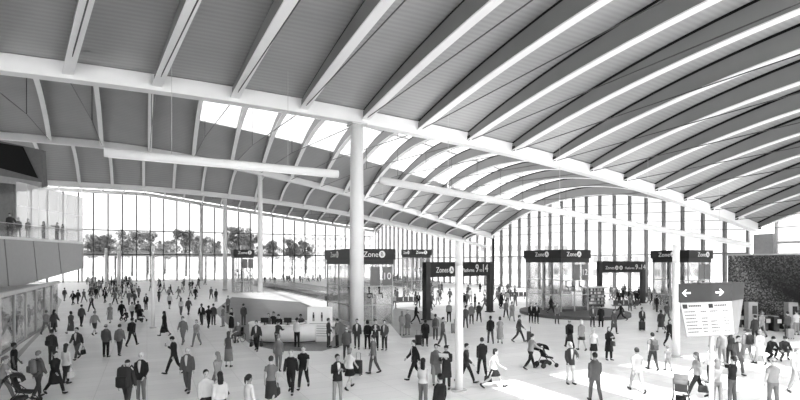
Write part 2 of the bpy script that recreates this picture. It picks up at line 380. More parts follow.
# ------------------------------------------------------------------ things people carry
def rbox(c, s, r=.04, rz=0.0, taper=1.0):      # rounded box
    bm = bmesh.new(); bmesh.ops.create_cube(bm, size=1)
    for v in bm.verts:
        k = taper if v.co.z > 0 else 1; v.co = Vector((v.co.x*s[0]*k, v.co.y*s[1]*k, v.co.z*s[2]))
    bmesh.ops.bevel(bm, geom=bm.edges[:], offset=min(r, min(s)*.35), segments=3, affect='EDGES', profile=.5)
    R = Matrix.Rotation(rz,3,'Z'); mb = MB(); bm.verts.ensure_lookup_table()
    mb.add([R @ v.co + Vector(c) for v in bm.verts], [[v.index for v in f.verts] for f in bm.faces]); bm.free(); return mb
def handbag(t, side, tone, label, w=.34, h=.26):
    q = hand_world(t, side); o = empty('handbag', (q.x,q.y,max(q.z-.22-h,.01)), t.rotation_euler.z+math.pi/2)
    tag(o, label, 'bag', 'bags carried by travellers')
    rbox((0,0,h/2), (w,.14,h), .035, 0, .86).build('bag_body', M(tone,.6), o, True)
    a = MB(); a.tube([(math.cos(k*math.pi/8)*w*.3, 0, h-.01+math.sin(k*math.pi/8)*.2) for k in range(9)], .012, 6); a.build('handle', M(max(tone-.05,.05),.5), o, True); return o
def backpack(t, tone, label, k=1.0):
    q = back_world(t, -.215, 1.2); o = empty('backpack', (q.x,q.y,q.z-.25*k*t.scale.x), t.rotation_euler.z); o.scale = (t.scale.x*k,)*3; tag(o, label, 'backpack', 'backpacks on travellers')
    rbox((0,0,.25), (.32,.19,.5), .07, 0, .85).build('pack_body', M(tone,.8), o, True)
    rbox((0,-.115,.17), (.24,.08,.24), .035).build('front_pocket', M(max(tone-.05,.05),.8), o, True)
    for s in (-1,1):
        a = MB(); a.tube([(s*.1,.06,.46),(s*.11,.14,.5),(s*.12,.235,.40),(s*.125,.33,.25),(s*.13,.30,.1),(s*.13,.08,.04)], .016, 6); a.build('strap', M(.12,.8), o, True)
    a = MB(); a.tube([(-.05,.0,.485),(-.03,.0,.54),(.03,.0,.54),(.05,.0,.485)], .01, 6); a.build('grab_loop', M(.12), o, True); return o
def suitcase(loc, deg, tone, label, k=1.0):
    o = empty('suitcase', (loc[0],loc[1],0), rz_of(deg)); o.scale = (k,)*3; tag(o, label, 'suitcase', 'wheeled suitcases')
    rbox((0,0,.38), (.42,.26,.62), .05).build('shell', M(tone,.4), o, True)
    for x in (-.08,0,.08): MB().box((x,-.131,.38),(.02,.012,.5)).build('ridge', M(max(tone-.04,.03),.4), o)
    a = MB(); a.tube([(-.11,.1,.68),(-.11,.1,1.0),(.11,.1,1.0),(.11,.1,.68)], .012, 6); a.build('pull_handle', M(.3,.3,.8), o)
    for sx in (-1,1):
        for sy in (-1,1): w = MB(); w.loft([(sx*.17-.02,sy*.09,.035),(sx*.17+.02,sy*.09,.035)], .034, 10); w.build('wheel', M(.08), o)
    return o
def stroller(loc, deg, tone, label):
    o = empty('stroller', (loc[0],loc[1],0), rz_of(deg)); tag(o, label, 'stroller', 'strollers pushed by parents')
    fr = MB()
    for s in (-1,1):
        fr.tube([(s*.24,-.48,1.02),(s*.24,-.2,.72),(s*.24,.42,.16)], .016, 6); fr.tube([(s*.24,-.05,.6),(s*.24,-.34,.15)], .016, 6)
    fr.build('frame', M(.25,.3,.7), o)
    h = MB(); h.tube([(-.24,-.48,1.02),(.24,-.48,1.02)], .022, 8); h.build('push_bar', M(.08), o)
    st = MB(); st.hexa([(-.2,-.15,.5),(.2,-.15,.5),(.2,.28,.42),(-.2,.28,.42),(-.2,-.2,.56),(.2,-.2,.56),(.2,.28,.5),(-.2,.28,.5)])
    st.hexa([(-.2,-.16,.54),(.2,-.16,.54),(.2,-.32,1.0),(-.2,-.32,1.0),(-.2,-.10,.54),(.2,-.10,.54),(.2,-.26,1.0),(-.2,-.26,1.0)]); st.build('seat', M(tone,.9), o)
    hd = MB(); n = 7
    pr = [(-.28+.34*math.cos(a)*.9, .86+.30*math.sin(a)) for a in [math.pi*(.02+.96*i/n) for i in range(n+1)]]
    for i in range(n): (y0,z0),(y1,z1) = pr[i],pr[i+1]; hd.hexa([(-.23,y0,z0-.015),(.23,y0,z0-.015),(.23,y1,z1-.015),(-.23,y1,z1-.015),(-.23,y0,z0+.01),(.23,y0,z0+.01),(.23,y1,z1+.01),(-.23,y1,z1+.01)])
    hd.build('hood', M(tone,.9), o, True)
    bk = rbox((0,-.08,.26), (.36,.4,.16), .04); bk.build('basket', M(.18,.9), o, True)
    for s in (-1,1):
        for y, r in ((.42,.11),(-.34,.14)):
            w = MB(); w.loft([(s*.27-.02,y,r),(s*.27+.02,y,r)], r, 16); w.build('wheel', M(.1,.6), o)
    return o
def wheelchair(loc, deg, label):
    o = empty('wheelchair', (loc[0],loc[1],0), rz_of(deg)); tag(o, label, 'wheelchair')
    rbox((0,0,.42), (.44,.44,.06), .02).build('seat', M(.12), o); rbox((0,-.25,.7), (.44,.05,.5), .02).build('backrest', M(.12), o)
    f = MB()
    for s in (-1,1): f.tube([(s*.24,-.3,.98),(s*.24,-.25,.9),(s*.24,-.25,.3),(s*.24,.22,.3),(s*.24,.4,.12)], .014, 6); f.tube([(s*.24,-.25,.65),(s*.24,.15,.65),(s*.24,.2,.3)], .014, 6)
    f.build('frame', M(.35,.3,.8), o)
    for s in (-1,1):
        w = MB(); w.tube([(s*.29, -.12+.29*math.cos(a), .30+.29*math.sin(a)) for a in [k*math.pi/12 for k in range(25)]], .016, 6)
        for k in range(6): a = k*math.pi/6; w.tube([(s*.29,-.12-.28*math.cos(a),.3-.28*math.sin(a)),(s*.29,-.12+.28*math.cos(a),.3+.28*math.sin(a))], .003, 4)
        w.build('wheel', M(.1), o)
        c = MB(); c.loft([(s*.24-.015,.3,.08),(s*.24+.015,.3,.08)], .08, 12); c.build('caster', M(.1), o); MB().box((s*.1,.5,.1),(.12,.14,.02)).build('footrest', M(.2), o)
    return o
# ------------------------------------------------------------------ lettering helpers
WORDS = ['Zone','Zones','Platforms','9','to','14','A','B','10','11','12','13','a','b']
def text_on(name, s, org, e, n, x, z, h, mat, parent, center=False, off=.02):
    me = _done[('text',s)].copy(); e, n = Vector(e), Vector(n); up = Vector((0,0,1))
    xs = [v.co.x for v in me.vertices]; w = max(xs)-min(xs); x0 = min(xs)
    k = h/.7; cx = (w*k/2 if center else 0)
    for v in me.vertices:
        c = v.co; v.co = Vector(org)+e*(x-cx+(c.x-x0)*k)+up*(z+c.y*k)+n*(off+c.z*k)
    me.materials.clear(); me.materials.append(mat); obj(name, me, parent); return w*k
def disc_on(name, org, e, n, x, z, r, mat, parent, off=.012):
    e, n = Vector(e), Vector(n); up = Vector((0,0,1)); c = Vector(org)+e*x+up*z; k = 20
    mb = MB(); a = [c+n*off+e*(r*math.cos(2*math.pi*i/k))+up*(r*math.sin(2*math.pi*i/k)) for i in range(k)]; b = [p-n*(off-.001) for p in a]
    mb.add(a+b, [tuple(range(k)), tuple(range(2*k-1,k-1,-1))]+[(i,(i+1)%k,k+(i+1)%k,k+i) for i in range(k)]); return mb.build(name, mat, parent)
def poly_on(mb, org, e, n, pts, off=.012):
    e, n = Vector(e), Vector(n); up = Vector((0,0,1)); k = len(pts)
    a = [Vector(org)+e*x+up*z+n*off for x,z in pts]; b = [Vector(org)+e*x+up*z+n*.001 for x,z in pts]
    mb.add(a+b, [tuple(range(k)), tuple(range(2*k-1,k-1,-1))]+[(i,(i+1)%k,k+(i+1)%k,k+i) for i in range(k)])
WHITE_INK = None
# ------------------------------------------------------------------ building
UE = 66.3; RIBS = [-4.2+4.7*t for t in range(-8,16)]
BV = [-15.0, 35.2, 88.0, 97.6, 148.5]
BH = [lambda u: 16.1-.0016*u*u, lambda u: 16.1-.0016*u*u, lambda u: 22.6-.0214*max(u+6,0)**1.48, lambda u: 17.7-.0048*max(u+1,0)**1.75, lambda u: min(22.9, 22.9-.14*u+.0003*u*u)]
SAG = [lambda u: max(.7,.9+.065*u), lambda u: 6.5, lambda u: 1.0, lambda u: 6.2]
def rib_h(k, u, s): return BH[k](u)+(BH[k+1](u)-BH[k](u))*s+4*SAG[k](u)*s*(1-s)
def rib_d(k, s): return (.85+.8*4*s*(1-s)) if k != 2 else .6
WH = M(.93,.5,var=.02,scale=.8); WH2 = M(.80,.55,var=.02,scale=.8)
FAR = {-1:-12.6,0:-6.1,1:.4,2:6.7,3:12.6,4:17.5,5:22.7,6:28.1,7:32.7,8:36.9,9:40.8,10:45,11:49,12:53,13:57.4,14:61.8,15:66.3}
def RU(k, t):                                  # plan line of rib t in vault k: the ribs fan out towards the left end
    u = -4.2+4.7*t
    if k == 0: sk = max(0,.13-.0155*max(u,-12)); return lambda s: u+sk*(1-s)*50.2
    if k == 1: f = FAR.get(t,-12.6+6.4*(t+1)); return lambda s: u+(f-u)*s
    return lambda s: min(u+3.7,UE)
def arch_strip(mb, k, u, w, z_lo, z_hi, n=28, s0=0, s1=1):
    pts = []
    for i in range(n+1):
        s = s0+(s1-s0)*i/n; v = BV[k]+(BV[k+1]-BV[k])*s; uu = u(s); h = rib_h(k,uu,s); pts.append((uu, v, h+z_lo(s), h+z_hi(s)))
    o = len(mb.v)
    for uu,v,a,b in pts:
        mb.v += [Vector((uu-w/2,v,a)),Vector((uu+w/2,v,a)),Vector((uu+w/2,v,b)),Vector((uu-w/2,v,b))]
    for i in range(n):
        q = o+4*i
        for j in range(4): mb.f.append((q+j,q+(j+1)%4,q+4+(j+1)%4,q+4+j))
    mb.f.append((o+3,o+2,o+1,o)); q = o+4*n; mb.f.append((q,q+1,q+2,q+3))
def deck_patch(mb, k, u0, u1, s0, s1, n, lift=0.0, th=.18):
    o = len(mb.v)
    for i in range(n+1):
        s = s0+(s1-s0)*i/n; v = BV[k]+(BV[k+1]-BV[k])*s
        for u in (u0(s),u1(s)):
            z = rib_h(k,u,s)+rib_d(k,s)-.02+lift; mb.v += [Vector((u,v,z)),Vector((u,v,z+th))]
    for i in range(n):
        a = o+4*i; b = a+4
        mb.f += [(a,b,b+2,a+2),(a+1,a+3,b+3,b+1),(a,a+1,b+1,b),(a+2,b+2,b+3,a+3)]
    mb.f.append((o,o+2,o+3,o+1)); q = o+4*n; mb.f.append((q,q+1,q+3,q+2))
def build_roof():
    deck = deck_mat(.66); pane = glass(.97,.04,'skylight_glass',.3,.95)
    for k in range(4):
        mb = MB()
        for i in range(-8,15):
            u0 = -4.2+4.7*i; ua, ub = RU(k,i), RU(k,i+1); mix = lambda d,e=ua,g=ub: (lambda s: e(s)+(g(s)-e(s))*d)
            if k == 0:
                if u0 > 4: spans = [(0.0,.06),(.50,1.0)]
                else: spans = [(0.0,1.0)]
            elif k == 1 and u0 > 5: spans = [(0,.16),(.82,1.0)]
            else: spans = [(0,1)]
            for a,b in spans: deck_patch(mb,k,ua,ub,a,b,max(3,int((b-a)*28)))
            if k == 0 and u0 > 4:
                deck_patch(mb,k,ua,mix(.27),.06,.50,12); deck_patch(mb,k,mix(.81),ub,.06,.50,12)
                p = MB(); deck_patch(p,k,mix(.27),mix(.81),.06,.50,12,.06,.03); struct(p.build('skylight_pane',pane))
            if k == 1 and u0 > 5:
                p = MB(); deck_patch(p,k,ua,ub,.16,.82,16,.06,.03); struct(p.build('skylight_pane',glass(.46,.04,'fritted_glass',.3,.75)))
                for s in (.31,.46,.61):
                    p = MB(); deck_patch(p,k,ua,ub,s-.004,s+.004,1,-.02,.12); struct(p.build('skylight_bar',WH2))
        deck_patch(mb,k,lambda s: UE-.05,lambda s: UE+1.0,0,1,28)
        struct(mb.build('ceiling', deck))
    ev = MB(); o = 0
    for i in range(40):
        ua, ub = RIBS[0]+(UE+1-RIBS[0])*i/40, RIBS[0]+(UE+1-RIBS[0])*(i+1)/40; za, zb = BH[4](ua)+.35, BH[4](ub)+.35
        ev.hexa([(ua,148.3,za),(ub,148.3,zb),(ub,152,zb),(ua,152,za),(ua,148.3,za+.3),(ub,148.3,zb+.3),(ub,152,zb+.3),(ua,152,za+.3)])
    struct(ev.build('trim_2',deck))
    # ribs with a wider flange along the bottom, tie rods and hangers
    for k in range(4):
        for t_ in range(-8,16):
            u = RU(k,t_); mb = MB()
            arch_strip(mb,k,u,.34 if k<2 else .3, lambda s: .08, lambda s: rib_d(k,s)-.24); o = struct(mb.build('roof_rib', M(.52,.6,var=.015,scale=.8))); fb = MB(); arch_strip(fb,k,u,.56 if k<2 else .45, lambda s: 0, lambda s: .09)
            fb.build('bottom_flange', WH, o); sp = MB(); arch_strip(sp,k,u,.16,lambda s: rib_d(k,s)-.26,lambda s: rib_d(k,s)-.01); sp.build('shadow_gap',M(.06,.8,var=.01),o)  # near-black strip paints the shade in the gap between rib and deck
            if k == 2 or (k == 3 and t_ > 12): continue
            t = MB(); vm = (BV[k]+BV[k+1])/2; za, zb = rib_h(k,u(0),0)+.15, rib_h(k,u(1),1)+.15; zm = (za+zb)/2+.55; r = .036 if k == 0 else .04
            t.tube([(u(.016),BV[k]+.8,za),(u(.5),vm,zm),(u(.984),BV[k+1]-.8,zb)], r, 6)
            t.tube([(u(.5),vm,zm),(u(.5),vm,rib_h(k,u(.5),.5)+.03)], r*.8, 6); struct(t.build('tie_rod', M(.30,.4,.3)))
    # the next vault behind the viewpoint mirrors the near one, and a wall closes the left end
    mb = MB(); deck_patch(mb,0,lambda s: RIBS[0],lambda s: UE,0,1,28)
    for v in mb.v: v.y = -30-v.y
    struct(mb.build('ceiling',deck)); mb = MB(); mb.box((RIBS[0]-.4,42,9),(.3,214,18)); struct(mb.build('wall_left',M(.8)))
    for k in range(5):
        mb = MB(); n = 40; o = len(mb.v); w, hgt = (.85,1.0) if k in (1,2) else (.7,.85)
        for i in range(n+1):
            u = RIBS[0]-.3+(UE+.4-RIBS[0]+.3)*i/n; h = BH[k](u)-.2; v = BV[k]
            mb.v += [Vector((u,v-w/2,h)),Vector((u,v+w/2,h)),Vector((u,v+w/2,h+hgt)),Vector((u,v-w/2,h+hgt))]
        for i in range(n):
            q = 4*i
            for j in range(4): mb.f.append((q+j,q+(j+1)%4,q+4+(j+1)%4,q+4+j))
        mb.f.append((3,2,1,0)); q = 4*n; mb.f.append((q,q+1,q+2,q+3)); struct(mb.build('roof_beam', WH))
    # dark pin plates where the ribs meet the near beam
    for u in RIBS:
        if u < 20: continue
        mb = MB(); mb.box((u-.2,BV[1]-.62,BH[1](u)+.3),(.05,.34,.42)); struct(mb.build('pin_plate', M(.12,.5)))
def column(u, v, k, r, label):
    o = empty('column',(u,v,0)); tag(o,label,'column','round columns under the roof beams'); h = BH[k](u)-.22
    mb = MB(); mb.loft([(0,0,.12),(0,0,h*.5),(0,0,h)],[r,r,r*.9],24); mb.build('shaft',WH,o,True)
    mb = MB(); mb.loft([(0,0,0),(0,0,.1),(0,0,.14)],[r*1.35,r*1.35,r*1.1],24); mb.build('base_collar',M(.7),o,True)
    mb = MB(); mb.box((0,0,h-.05),(r*2.3,r*2.3,.12)); mb.build('cap_plate',WH2,o)
def facade(name, p0, p1, step, top, transoms, tone=.42, mw=.26, md=.34, skip=()):
    p0, p1 = Vector(p0), Vector(p1); L = (p1-p0).length; e = (p1-p0).normalized(); n = Vector((-e.y,e.x,0))
    root = struct(empty(name, p0)); cnt = max(1,round(L/step)); g = glass(.5,.05,'facade_glass')
    P = lambda d, z, o=0: e*d+n*o+Vector((0,0,z)); m = M(tone,.45)
    for i in range(cnt+1):
        d = L*i/cnt; zt = top(p0+e*d)
        mb = MB(); mb.hexa([P(d-mw/2,0,-md/2),P(d+mw/2,0,-md/2),P(d+mw/2,0,md/2),P(d-mw/2,0,md/2),P(d-mw/2,zt,-md/2),P(d+mw/2,zt,-md/2),P(d+mw/2,zt,md/2),P(d-mw/2,zt,md/2)])
        o = mb.build('mullion',m,root)
        if i < cnt:
            d2 = L*(i+1)/cnt; z2 = top(p0+e*d2); a, b = d+mw/2, d2-mw/2
            mb = MB(); mb.hexa([P(a,0,-.012),P(b,0,-.012),P(b,0,.012),P(a,0,.012),P(a,zt,-.012),P(b,z2,-.012),P(b,z2,.012),P(a,zt,.012)]); mb.build('pane',g,root)
            mb = MB(); mb.hexa([P(a,zt-.25,-.1),P(b,z2-.25,-.1),P(b,z2-.25,.1),P(a,zt-.25,.1),P(a,zt+.1,-.1),P(b,z2+.1,-.1),P(b,z2+.1,.1),P(a,zt+.1,.1)]); mb.build('head_rail',m,root)
    for z, hh in transoms:
        mb = MB(); mb.bar(P(0,z,-.1),P(L,z,-.1),.14,hh); mb.build('transom',m,root)
    return root
def build_shell():
    # floor with two openings for the stairs down to the platforms
    wells = [(21,26,64,116),(48,53.5,88,116)]
    us = sorted({-45,UE+.6,120}|{q for w in wells for q in w[:2]}); vs = sorted({-65,151.5,240}|{q for w in wells for q in w[2:]})
    mb = MB()
    for i in range(len(us)-1):
        for j in range(len(vs)-1):
            a,b,c,d = us[i],us[i+1],vs[j],vs[j+1]
            if any(a>=w[0] and b<=w[1] and c>=w[2] and d<=w[3] for w in wells) or b > UE+.7 or d > 152: continue
            mb.add([(a,c,0),(b,c,0),(b,d,0),(a,d,0),(a,c,-.4),(b,c,-.4),(b,d,-.4),(a,d,-.4)],[(0,1,2,3),(7,6,5,4),(0,4,5,1),(1,5,6,2),(2,6,7,3),(3,7,4,0)])
    struct(mb.build('floor', floor_mat(.90,'terrazzo_floor')))
    gm = MB(); gm.add([(-200,151.5,-.03),(260,151.5,-.03),(260,420,-.03),(-200,420,-.03)],[(0,1,2,3)]); gm.add([(UE+.6,-200,-.03),(330,-200,-.03),(330,151.5,-.03),(UE+.6,151.5,-.03)],[(0,1,2,3)])
    struct(gm.build('ground', floor_mat(.82,'forecourt_paving')))
    for a,b,c,d in wells:
        w = MB(); z = -5.5
        w.add([(a,c,z),(b,c,z),(b,d,z),(a,d,z),(a,c,-.4),(b,c,-.4),(b,d,-.4),(a,d,-.4)],[(0,1,2,3),(0,4,5,1),(1,5,6,2),(2,6,7,3),(3,7,4,0)]); struct(w.build('stair_well',M(.13,.7)))
        # escalator flights going down inside the well
        for x in (a+1.3,b-1.3):
            e = empty('escalator',(x,c+3,0)); tag(e,'long grey escalator running down through the %s' % ('floor opening in the middle of the hall' if a < 40 else 'far floor opening near the end wall'),'escalator','escalators down to the platforms'+(' near' if a<40 else ' far'))
            m = MB(); m.hexa([(-.5,0,-.5),(.5,0,-.5),(.5,22,-5.7),(-.5,22,-5.7),(-.5,0,.0),(.5,0,.0),(.5,22,-5.2),(-.5,22,-5.2)]); m.build('steps',M(.3,.5),e)
            for s in (-1,1):
                m = MB(); m.hexa([(s*.6-.05,-1,0),(s*.6+.05,-1,0),(s*.6+.05,22,-5.2),(s*.6-.05,22,-5.2),(s*.6-.05,-1,.95),(s*.6+.05,-1,.95),(s*.6+.05,22,-4.25),(s*.6-.05,22,-4.25)]); h = m.build('balustrade',M(.5,.35),e)
        # glass guard round three sides
        g = empty('glass_guard',(a,c,0)); tag(g,'clear glass guard rail with pale coping round the %s' % ('long stair opening in mid hall' if a < 40 else 'far stair opening by the end wall'),'balustrade','glass guards round the stair openings')
        gl = glass(.92,.08,'guard_glass')
        for p,q in (((0,d-c),(b-a,d-c)),((0,0),(0,d-c)),((b-a,0),(b-a,d-c))):
            m = MB(); m.bar((p[0],p[1],.6),(q[0],q[1],.6),.02,1.0); m.build('glass_panel',gl,g)
            m = MB(); m.bar((p[0],p[1],1.13),(q[0],q[1],1.13),.06,.05); m.build('hand_rail',M(.6,.3,.6),g)
            m = MB(); m.bar((p[0],p[1],.06),(q[0],q[1],.06),.3,.12); m.build('coping',M(.85),g)
    def inlay(poly, tone, z): m = MB(); m.prism(poly,0,z); o = m.build('floor_inlay',floor_mat(tone,'inlay_%02d'%round(tone*100))); return struct(o)
    inlay([G(x,y) for x,y in ((214,311),(238,335),(252,345),(280,351),(322,351),(348,344),(352,330),(326,312),(300,302),(232,297))],.36,.006)
    inlay([G(x,y) for x,y in ((0,380),(30,345),(52,322),(62,300),(57,296),(40,330),(10,360),(0,364))],.62,.005)
    inlay([G(x,y) for x,y in ((385,318),(402,338),(440,336),(447,322),(430,312),(395,308))],.56,.006)
    top4 = lambda p: BH[4](min(p.x,UE))+.33
    facade('window_1',(RIBS[0],151,0),(UE,151,0),3.3,top4,[(13.5,.22),(7.2,.3)],.28)
    def vt(p):
        v = p.y
        if v <= BV[1]: return 9
        for k in (1,2,3):
            if BV[k] <= v <= BV[k+1]: s = (v-BV[k])/(BV[k+1]-BV[k]); return rib_h(k,UE,s)+rib_d(k,s)-.05
        return BH[4](UE)+.6
    facade('window_2',(UE+.6,88,0),(UE+.6,36.3,0),2.81,vt,[(6.3,.16)],.46,.30,.5); facade('window_4',(UE+.6,151,0),(UE+.6,88,0),2.81,vt,[(6.3,.16)],.62,.3,.4)
    # grey pier and the last bay at the right-hand end
    m = MB(); m.box((UE+.6,34.4,4.3),(1.0,2.2,8.6)); struct(m.build('wall_end',M(.62,.7)))
    facade('window_3',(UE+.6,33.2,0),(UE+.6,-14,0),4.6,lambda p: rib_h(0,UE,(p.y-BV[0])/(BV[1]-BV[0]))+rib_d(0,(p.y-BV[0])/(BV[1]-BV[0]))-.05,[(7.5,.25)],.78,.3,.3)
    for v,k,r,lb in ((35.2,1,.53,'thick white round column in the middle beside the glass lift'),(88,2,.42,'white round column left of centre under the second beam'),(97.6,3,.36,'slim white round column just left of the second beam column'),(148.5,4,.34,'slender white column against the left glass wall')):
        u = {1:14.1,2:17.4,3:12.9,4:13.3}[k]; column(u,v,k,r,lb)
def sign_band(root, faces, lo, hi, words):
    pass
def lift_box(u, v, L, Mv, z0, band_lo, band_hi, label, right_words, left_words, nums=()):
    t = empty('lift_shaft',(u,v,z0)); tag(t,label,'lift','glass lift shafts with zone signs'); dk = M(.13,.5,var=.02); lt = M(.92,.6,var=.01)
    gl = glass(.90,.10,'lift_glass'); lo, hi = band_lo-z0, band_hi-z0; f = M(.72,.4)
    hd = MB(); hd.box((L/2,Mv/2,(lo+hi)/2+.2),(L+.3,Mv+.3,hi-lo-.4)); hb = hd.build('sign_header',dk,t)
    lb = MB(); lb.box((L/2,Mv/2,lo+.22),(L+.05,Mv+.05,.44)); lb.build('lower_fascia',M(.2,.5,var=.02),t)
    for x,y in ((.06,.06),(L-.06,.06),(.06,Mv-.06),(L-.06,Mv-.06),(L*.5,.06),(.06,Mv*.5)):
        m = MB(); m.box((x,y,lo/2),(.1,.1,lo)); m.build('post',f,t)
    for n_,(c,s) in enumerate((((L/2,.05,lo/2),(L-.2,.02,lo-.05)),((.05,Mv/2,lo/2),(.02,Mv-.2,lo-.05)),((L/2,Mv-.05,lo/2),(L-.2,.02,lo-.05)),((L-.05,Mv/2,lo/2),(.02,Mv-.2,lo-.05)))):
        m = MB(); m.box(c,s); m.build('glass_wall',gl,t)
    for z in (lo*.33,lo*.64):
        m = MB(); m.box((L/2,.03,z),(L,.06,.06)); m.box((.03,Mv/2,z),(.06,Mv,.06)); m.build('cross_rail',f,t)
    m = MB(); m.box((L*.5,Mv*.55,1.25),(L*.62,Mv*.5,2.3)); m.build('lift_car',glass(.85,.1,'car_glass',.2,.95),t)
    m = MB(); m.box((L*.5,Mv*.86,lo*.5),(.3,.12,lo)); m.build('guide_rail',M(.35,.4,.6),t)
    zc = (lo+.4+hi)/2; th = (hi-lo-.4)*.50
    for words, org, e, n, ln in ((right_words,Vector((0,-.15,0)),Vector((1,0,0)),Vector((0,-1,0)),L),(left_words,Vector((-.15,Mv,0)),Vector((0,-1,0)),Vector((-1,0,0)),Mv)):
        for frac, letter in words:
            if abs(n.x) > .5 and label.startswith('small'): continue
            x = ln*frac; w = text_on('lettering','Zone',org,e,n,x,zc-th*.5,th,lt,t)
            disc_on('zone_disc',org,e,n,x+w+th*.8,zc,th*.66,lt,t); text_on('zone_letter',letter,org,e,n,x+w+th*.8,zc-th*.36,th*.75,dk,t,True)
    for fx in (.56,.86):
        m = MB(); poly_on(m,Vector((0,0,0)),Vector((1,0,0)),Vector((0,-1,0)),[(L*fx-.42,lo-1.75),(L*fx+.42,lo-1.75),(L*fx+.42,lo-.2),(L*fx-.42,lo-.2)],.025); m.build('number_plate',M(.45,.5),t)
    for fx, s in nums: text_on('platform_number',s,Vector((0,-.02,0)),(1,0,0),(0,-1,0),L*fx,lo-1.25,.58,M(.96,.5),t,True)
    # pictograms etched on the glass: wheelchair, person, pram
    org, e, n = Vector((0,.02,0)), Vector((1,0,0)), Vector((0,-1,0)); z = lo-2.55
    for i,x in enumerate((L*.18,L*.42,L*.66)):
        m = MB(); k = [(.10*math.cos(a*math.pi/5)+x,.10*math.sin(a*math.pi/5)+z+.62) for a in range(10)]; poly_on(m,org,e,n,k)
        if i == 1:
            ring = [(x+.22*math.cos(a*math.pi/10),z+.22*math.sin(a*math.pi/10)) for a in range(3,20)]+[(x+.15*math.cos(a*math.pi/10),z+.15*math.sin(a*math.pi/10)) for a in range(19,2,-1)]
            for q in range(16):
                poly_on(m,org,e,n,[ring[q],ring[q+1],ring[-2-q],ring[-1-q]])
        poly_on(m,org,e,n,[(x-.06,z+.5),(x-.06,z+.1),(x+.06,z+.1),(x+.06,z+.5)]); poly_on(m,org,e,n,[(x+.06,z+.2),(x+.06,z+.1),(x+.3,z+.1),(x+.3,z+.2)])
        poly_on(m,org,e,n,[(x+.3,z+.14),(x+.22,z+.14),(x+.28,z-.25),(x+.36,z-.25)])
        m.build('pictogram',M(.1),t)
    return t
def portal(a, b, label, top=5.2, ph=1.38, lw=.62):
    a, b = Vector(a), Vector(b); a.z = b.z = 0; e = (b-a).normalized(); n = Vector((e.y,-e.x,0)); L = (b-a).length
    t = empty('portal_sign',a); tag(t,label,'sign','zone and platform portal signs'); dk = M(.15,.5,var=.02); lt = M(.92,.6,var=.01)
    m = MB(); m.bar(e*0+Vector((0,0,top-ph/2)),e*L+Vector((0,0,top-ph/2)),.4,ph); m.build('sign_panel',dk,t)
    for d in (lw/2,L-lw/2):
        m = MB(); p = e*d; m.bar(p,p+Vector((0,0,top-.02)),lw,.45,up=n); m.build('leg',M(.22,.5),t)
        m = MB(); m.bar(p,p+Vector((0,0,.1)),lw+.2,.7,up=n); m.build('foot_plate',M(.2,.5),t)
    org = n*.2+Vector((0,0,top-ph)); h = ph*.36*min(1,L/9.6)
    x = L*.13; w = text_on('lettering','Zones',org,e,n,x,ph*.30,h,lt,t); x += w+h*1.0
    for c in 'AB': disc_on('zone_disc',org,e,n,x,ph*.30+h*.45,h*.68,lt,t); text_on('zone_letter',c,org,e,n,x,ph*.30+h*.08,h*.75,dk,t,True); x += h*1.75
    x -= h*.1; k = h*.72; w = text_on('lettering','Platforms',org,e,n,x,ph*.30,k,lt,t); x += w+h*.5
    w = text_on('platform_number','9',org,e,n,x,ph*.27,h*1.6,lt,t); x += w+h*.35
    w = text_on('lettering','to',org,e,n,x,ph*.30,k,lt,t); x += w+h*.35
    w = text_on('platform_number','14',org,e,n,x,ph*.27,h*1.6,lt,t); return t
def light_pole(p, h, r, label):
    t = empty('light_pole',(p.x,p.y,0)); tag(t,label,'lamp post','tall white light poles')
    m = MB(); m.loft([(0,0,.05),(0,0,h-1.0)],[r,r*.95],20); m.build('shaft',WH,t,True); m = MB(); m.loft([(0,0,h-1.0),(0,0,h)],[r*.92,r*.92],20); m.build('lamp_head',glass(.95,.05,'lamp_lens',.7,.95),t,True)
    m = MB(); m.loft([(0,0,0),(0,0,.06)],[r*1.9,r*1.9],20); m.build('base_plate',M(.75),t)
UPL = 70
def boom(u0, z0, u1, z1, v, label):
    t = empty('light_boom',(u0,v,z0)); tag(t,label,'light','white light booms hung under the roof beams')
    m = MB(); m.loft([(0,0,0),(u1-u0,0,z1-z0)],[(.2,.26),(.2,.26)],14,xd=(0,1,0)); m.build('boom_tube',M(.93,.45,var=.01),t,True)
    m = MB(); a = Vector((.2,0,-.24)); b = Vector((u1-u0-.2,0,z1-z0-.24)); m.bar(a,b,.16,.06); m.build('lamp_strip',M(.95,.4),t)
    n = max(2,int((u1-u0)/9))
    for i in range(n):
        f = (i+.5)/n; u = (u1-u0)*f
        if u0 > 10: la = bpy.data.lights.new('added_uplight','AREA'); la.shape = 'RECTANGLE'; la.size = 6; la.size_y = .3; la.energy = UPL; lo = obj('added_uplight',la,t); lo.location = (u,0,(z1-z0)*f+.35); lo.rotation_euler = (math.pi,0,0)  # unseen area lights added above the booms to brighten the roof deck
        k = 0 if v < BV[1] else 1
        s = (v-BV[k])/(BV[k+1]-BV[k]); m = MB(); m.tube([(u,0,(z1-z0)*f+.15),(u,0,rib_h(k,u0+u,s)+rib_d(k,s)-z0)],.013,6); m.build('hanger',M(.75,.4),t)
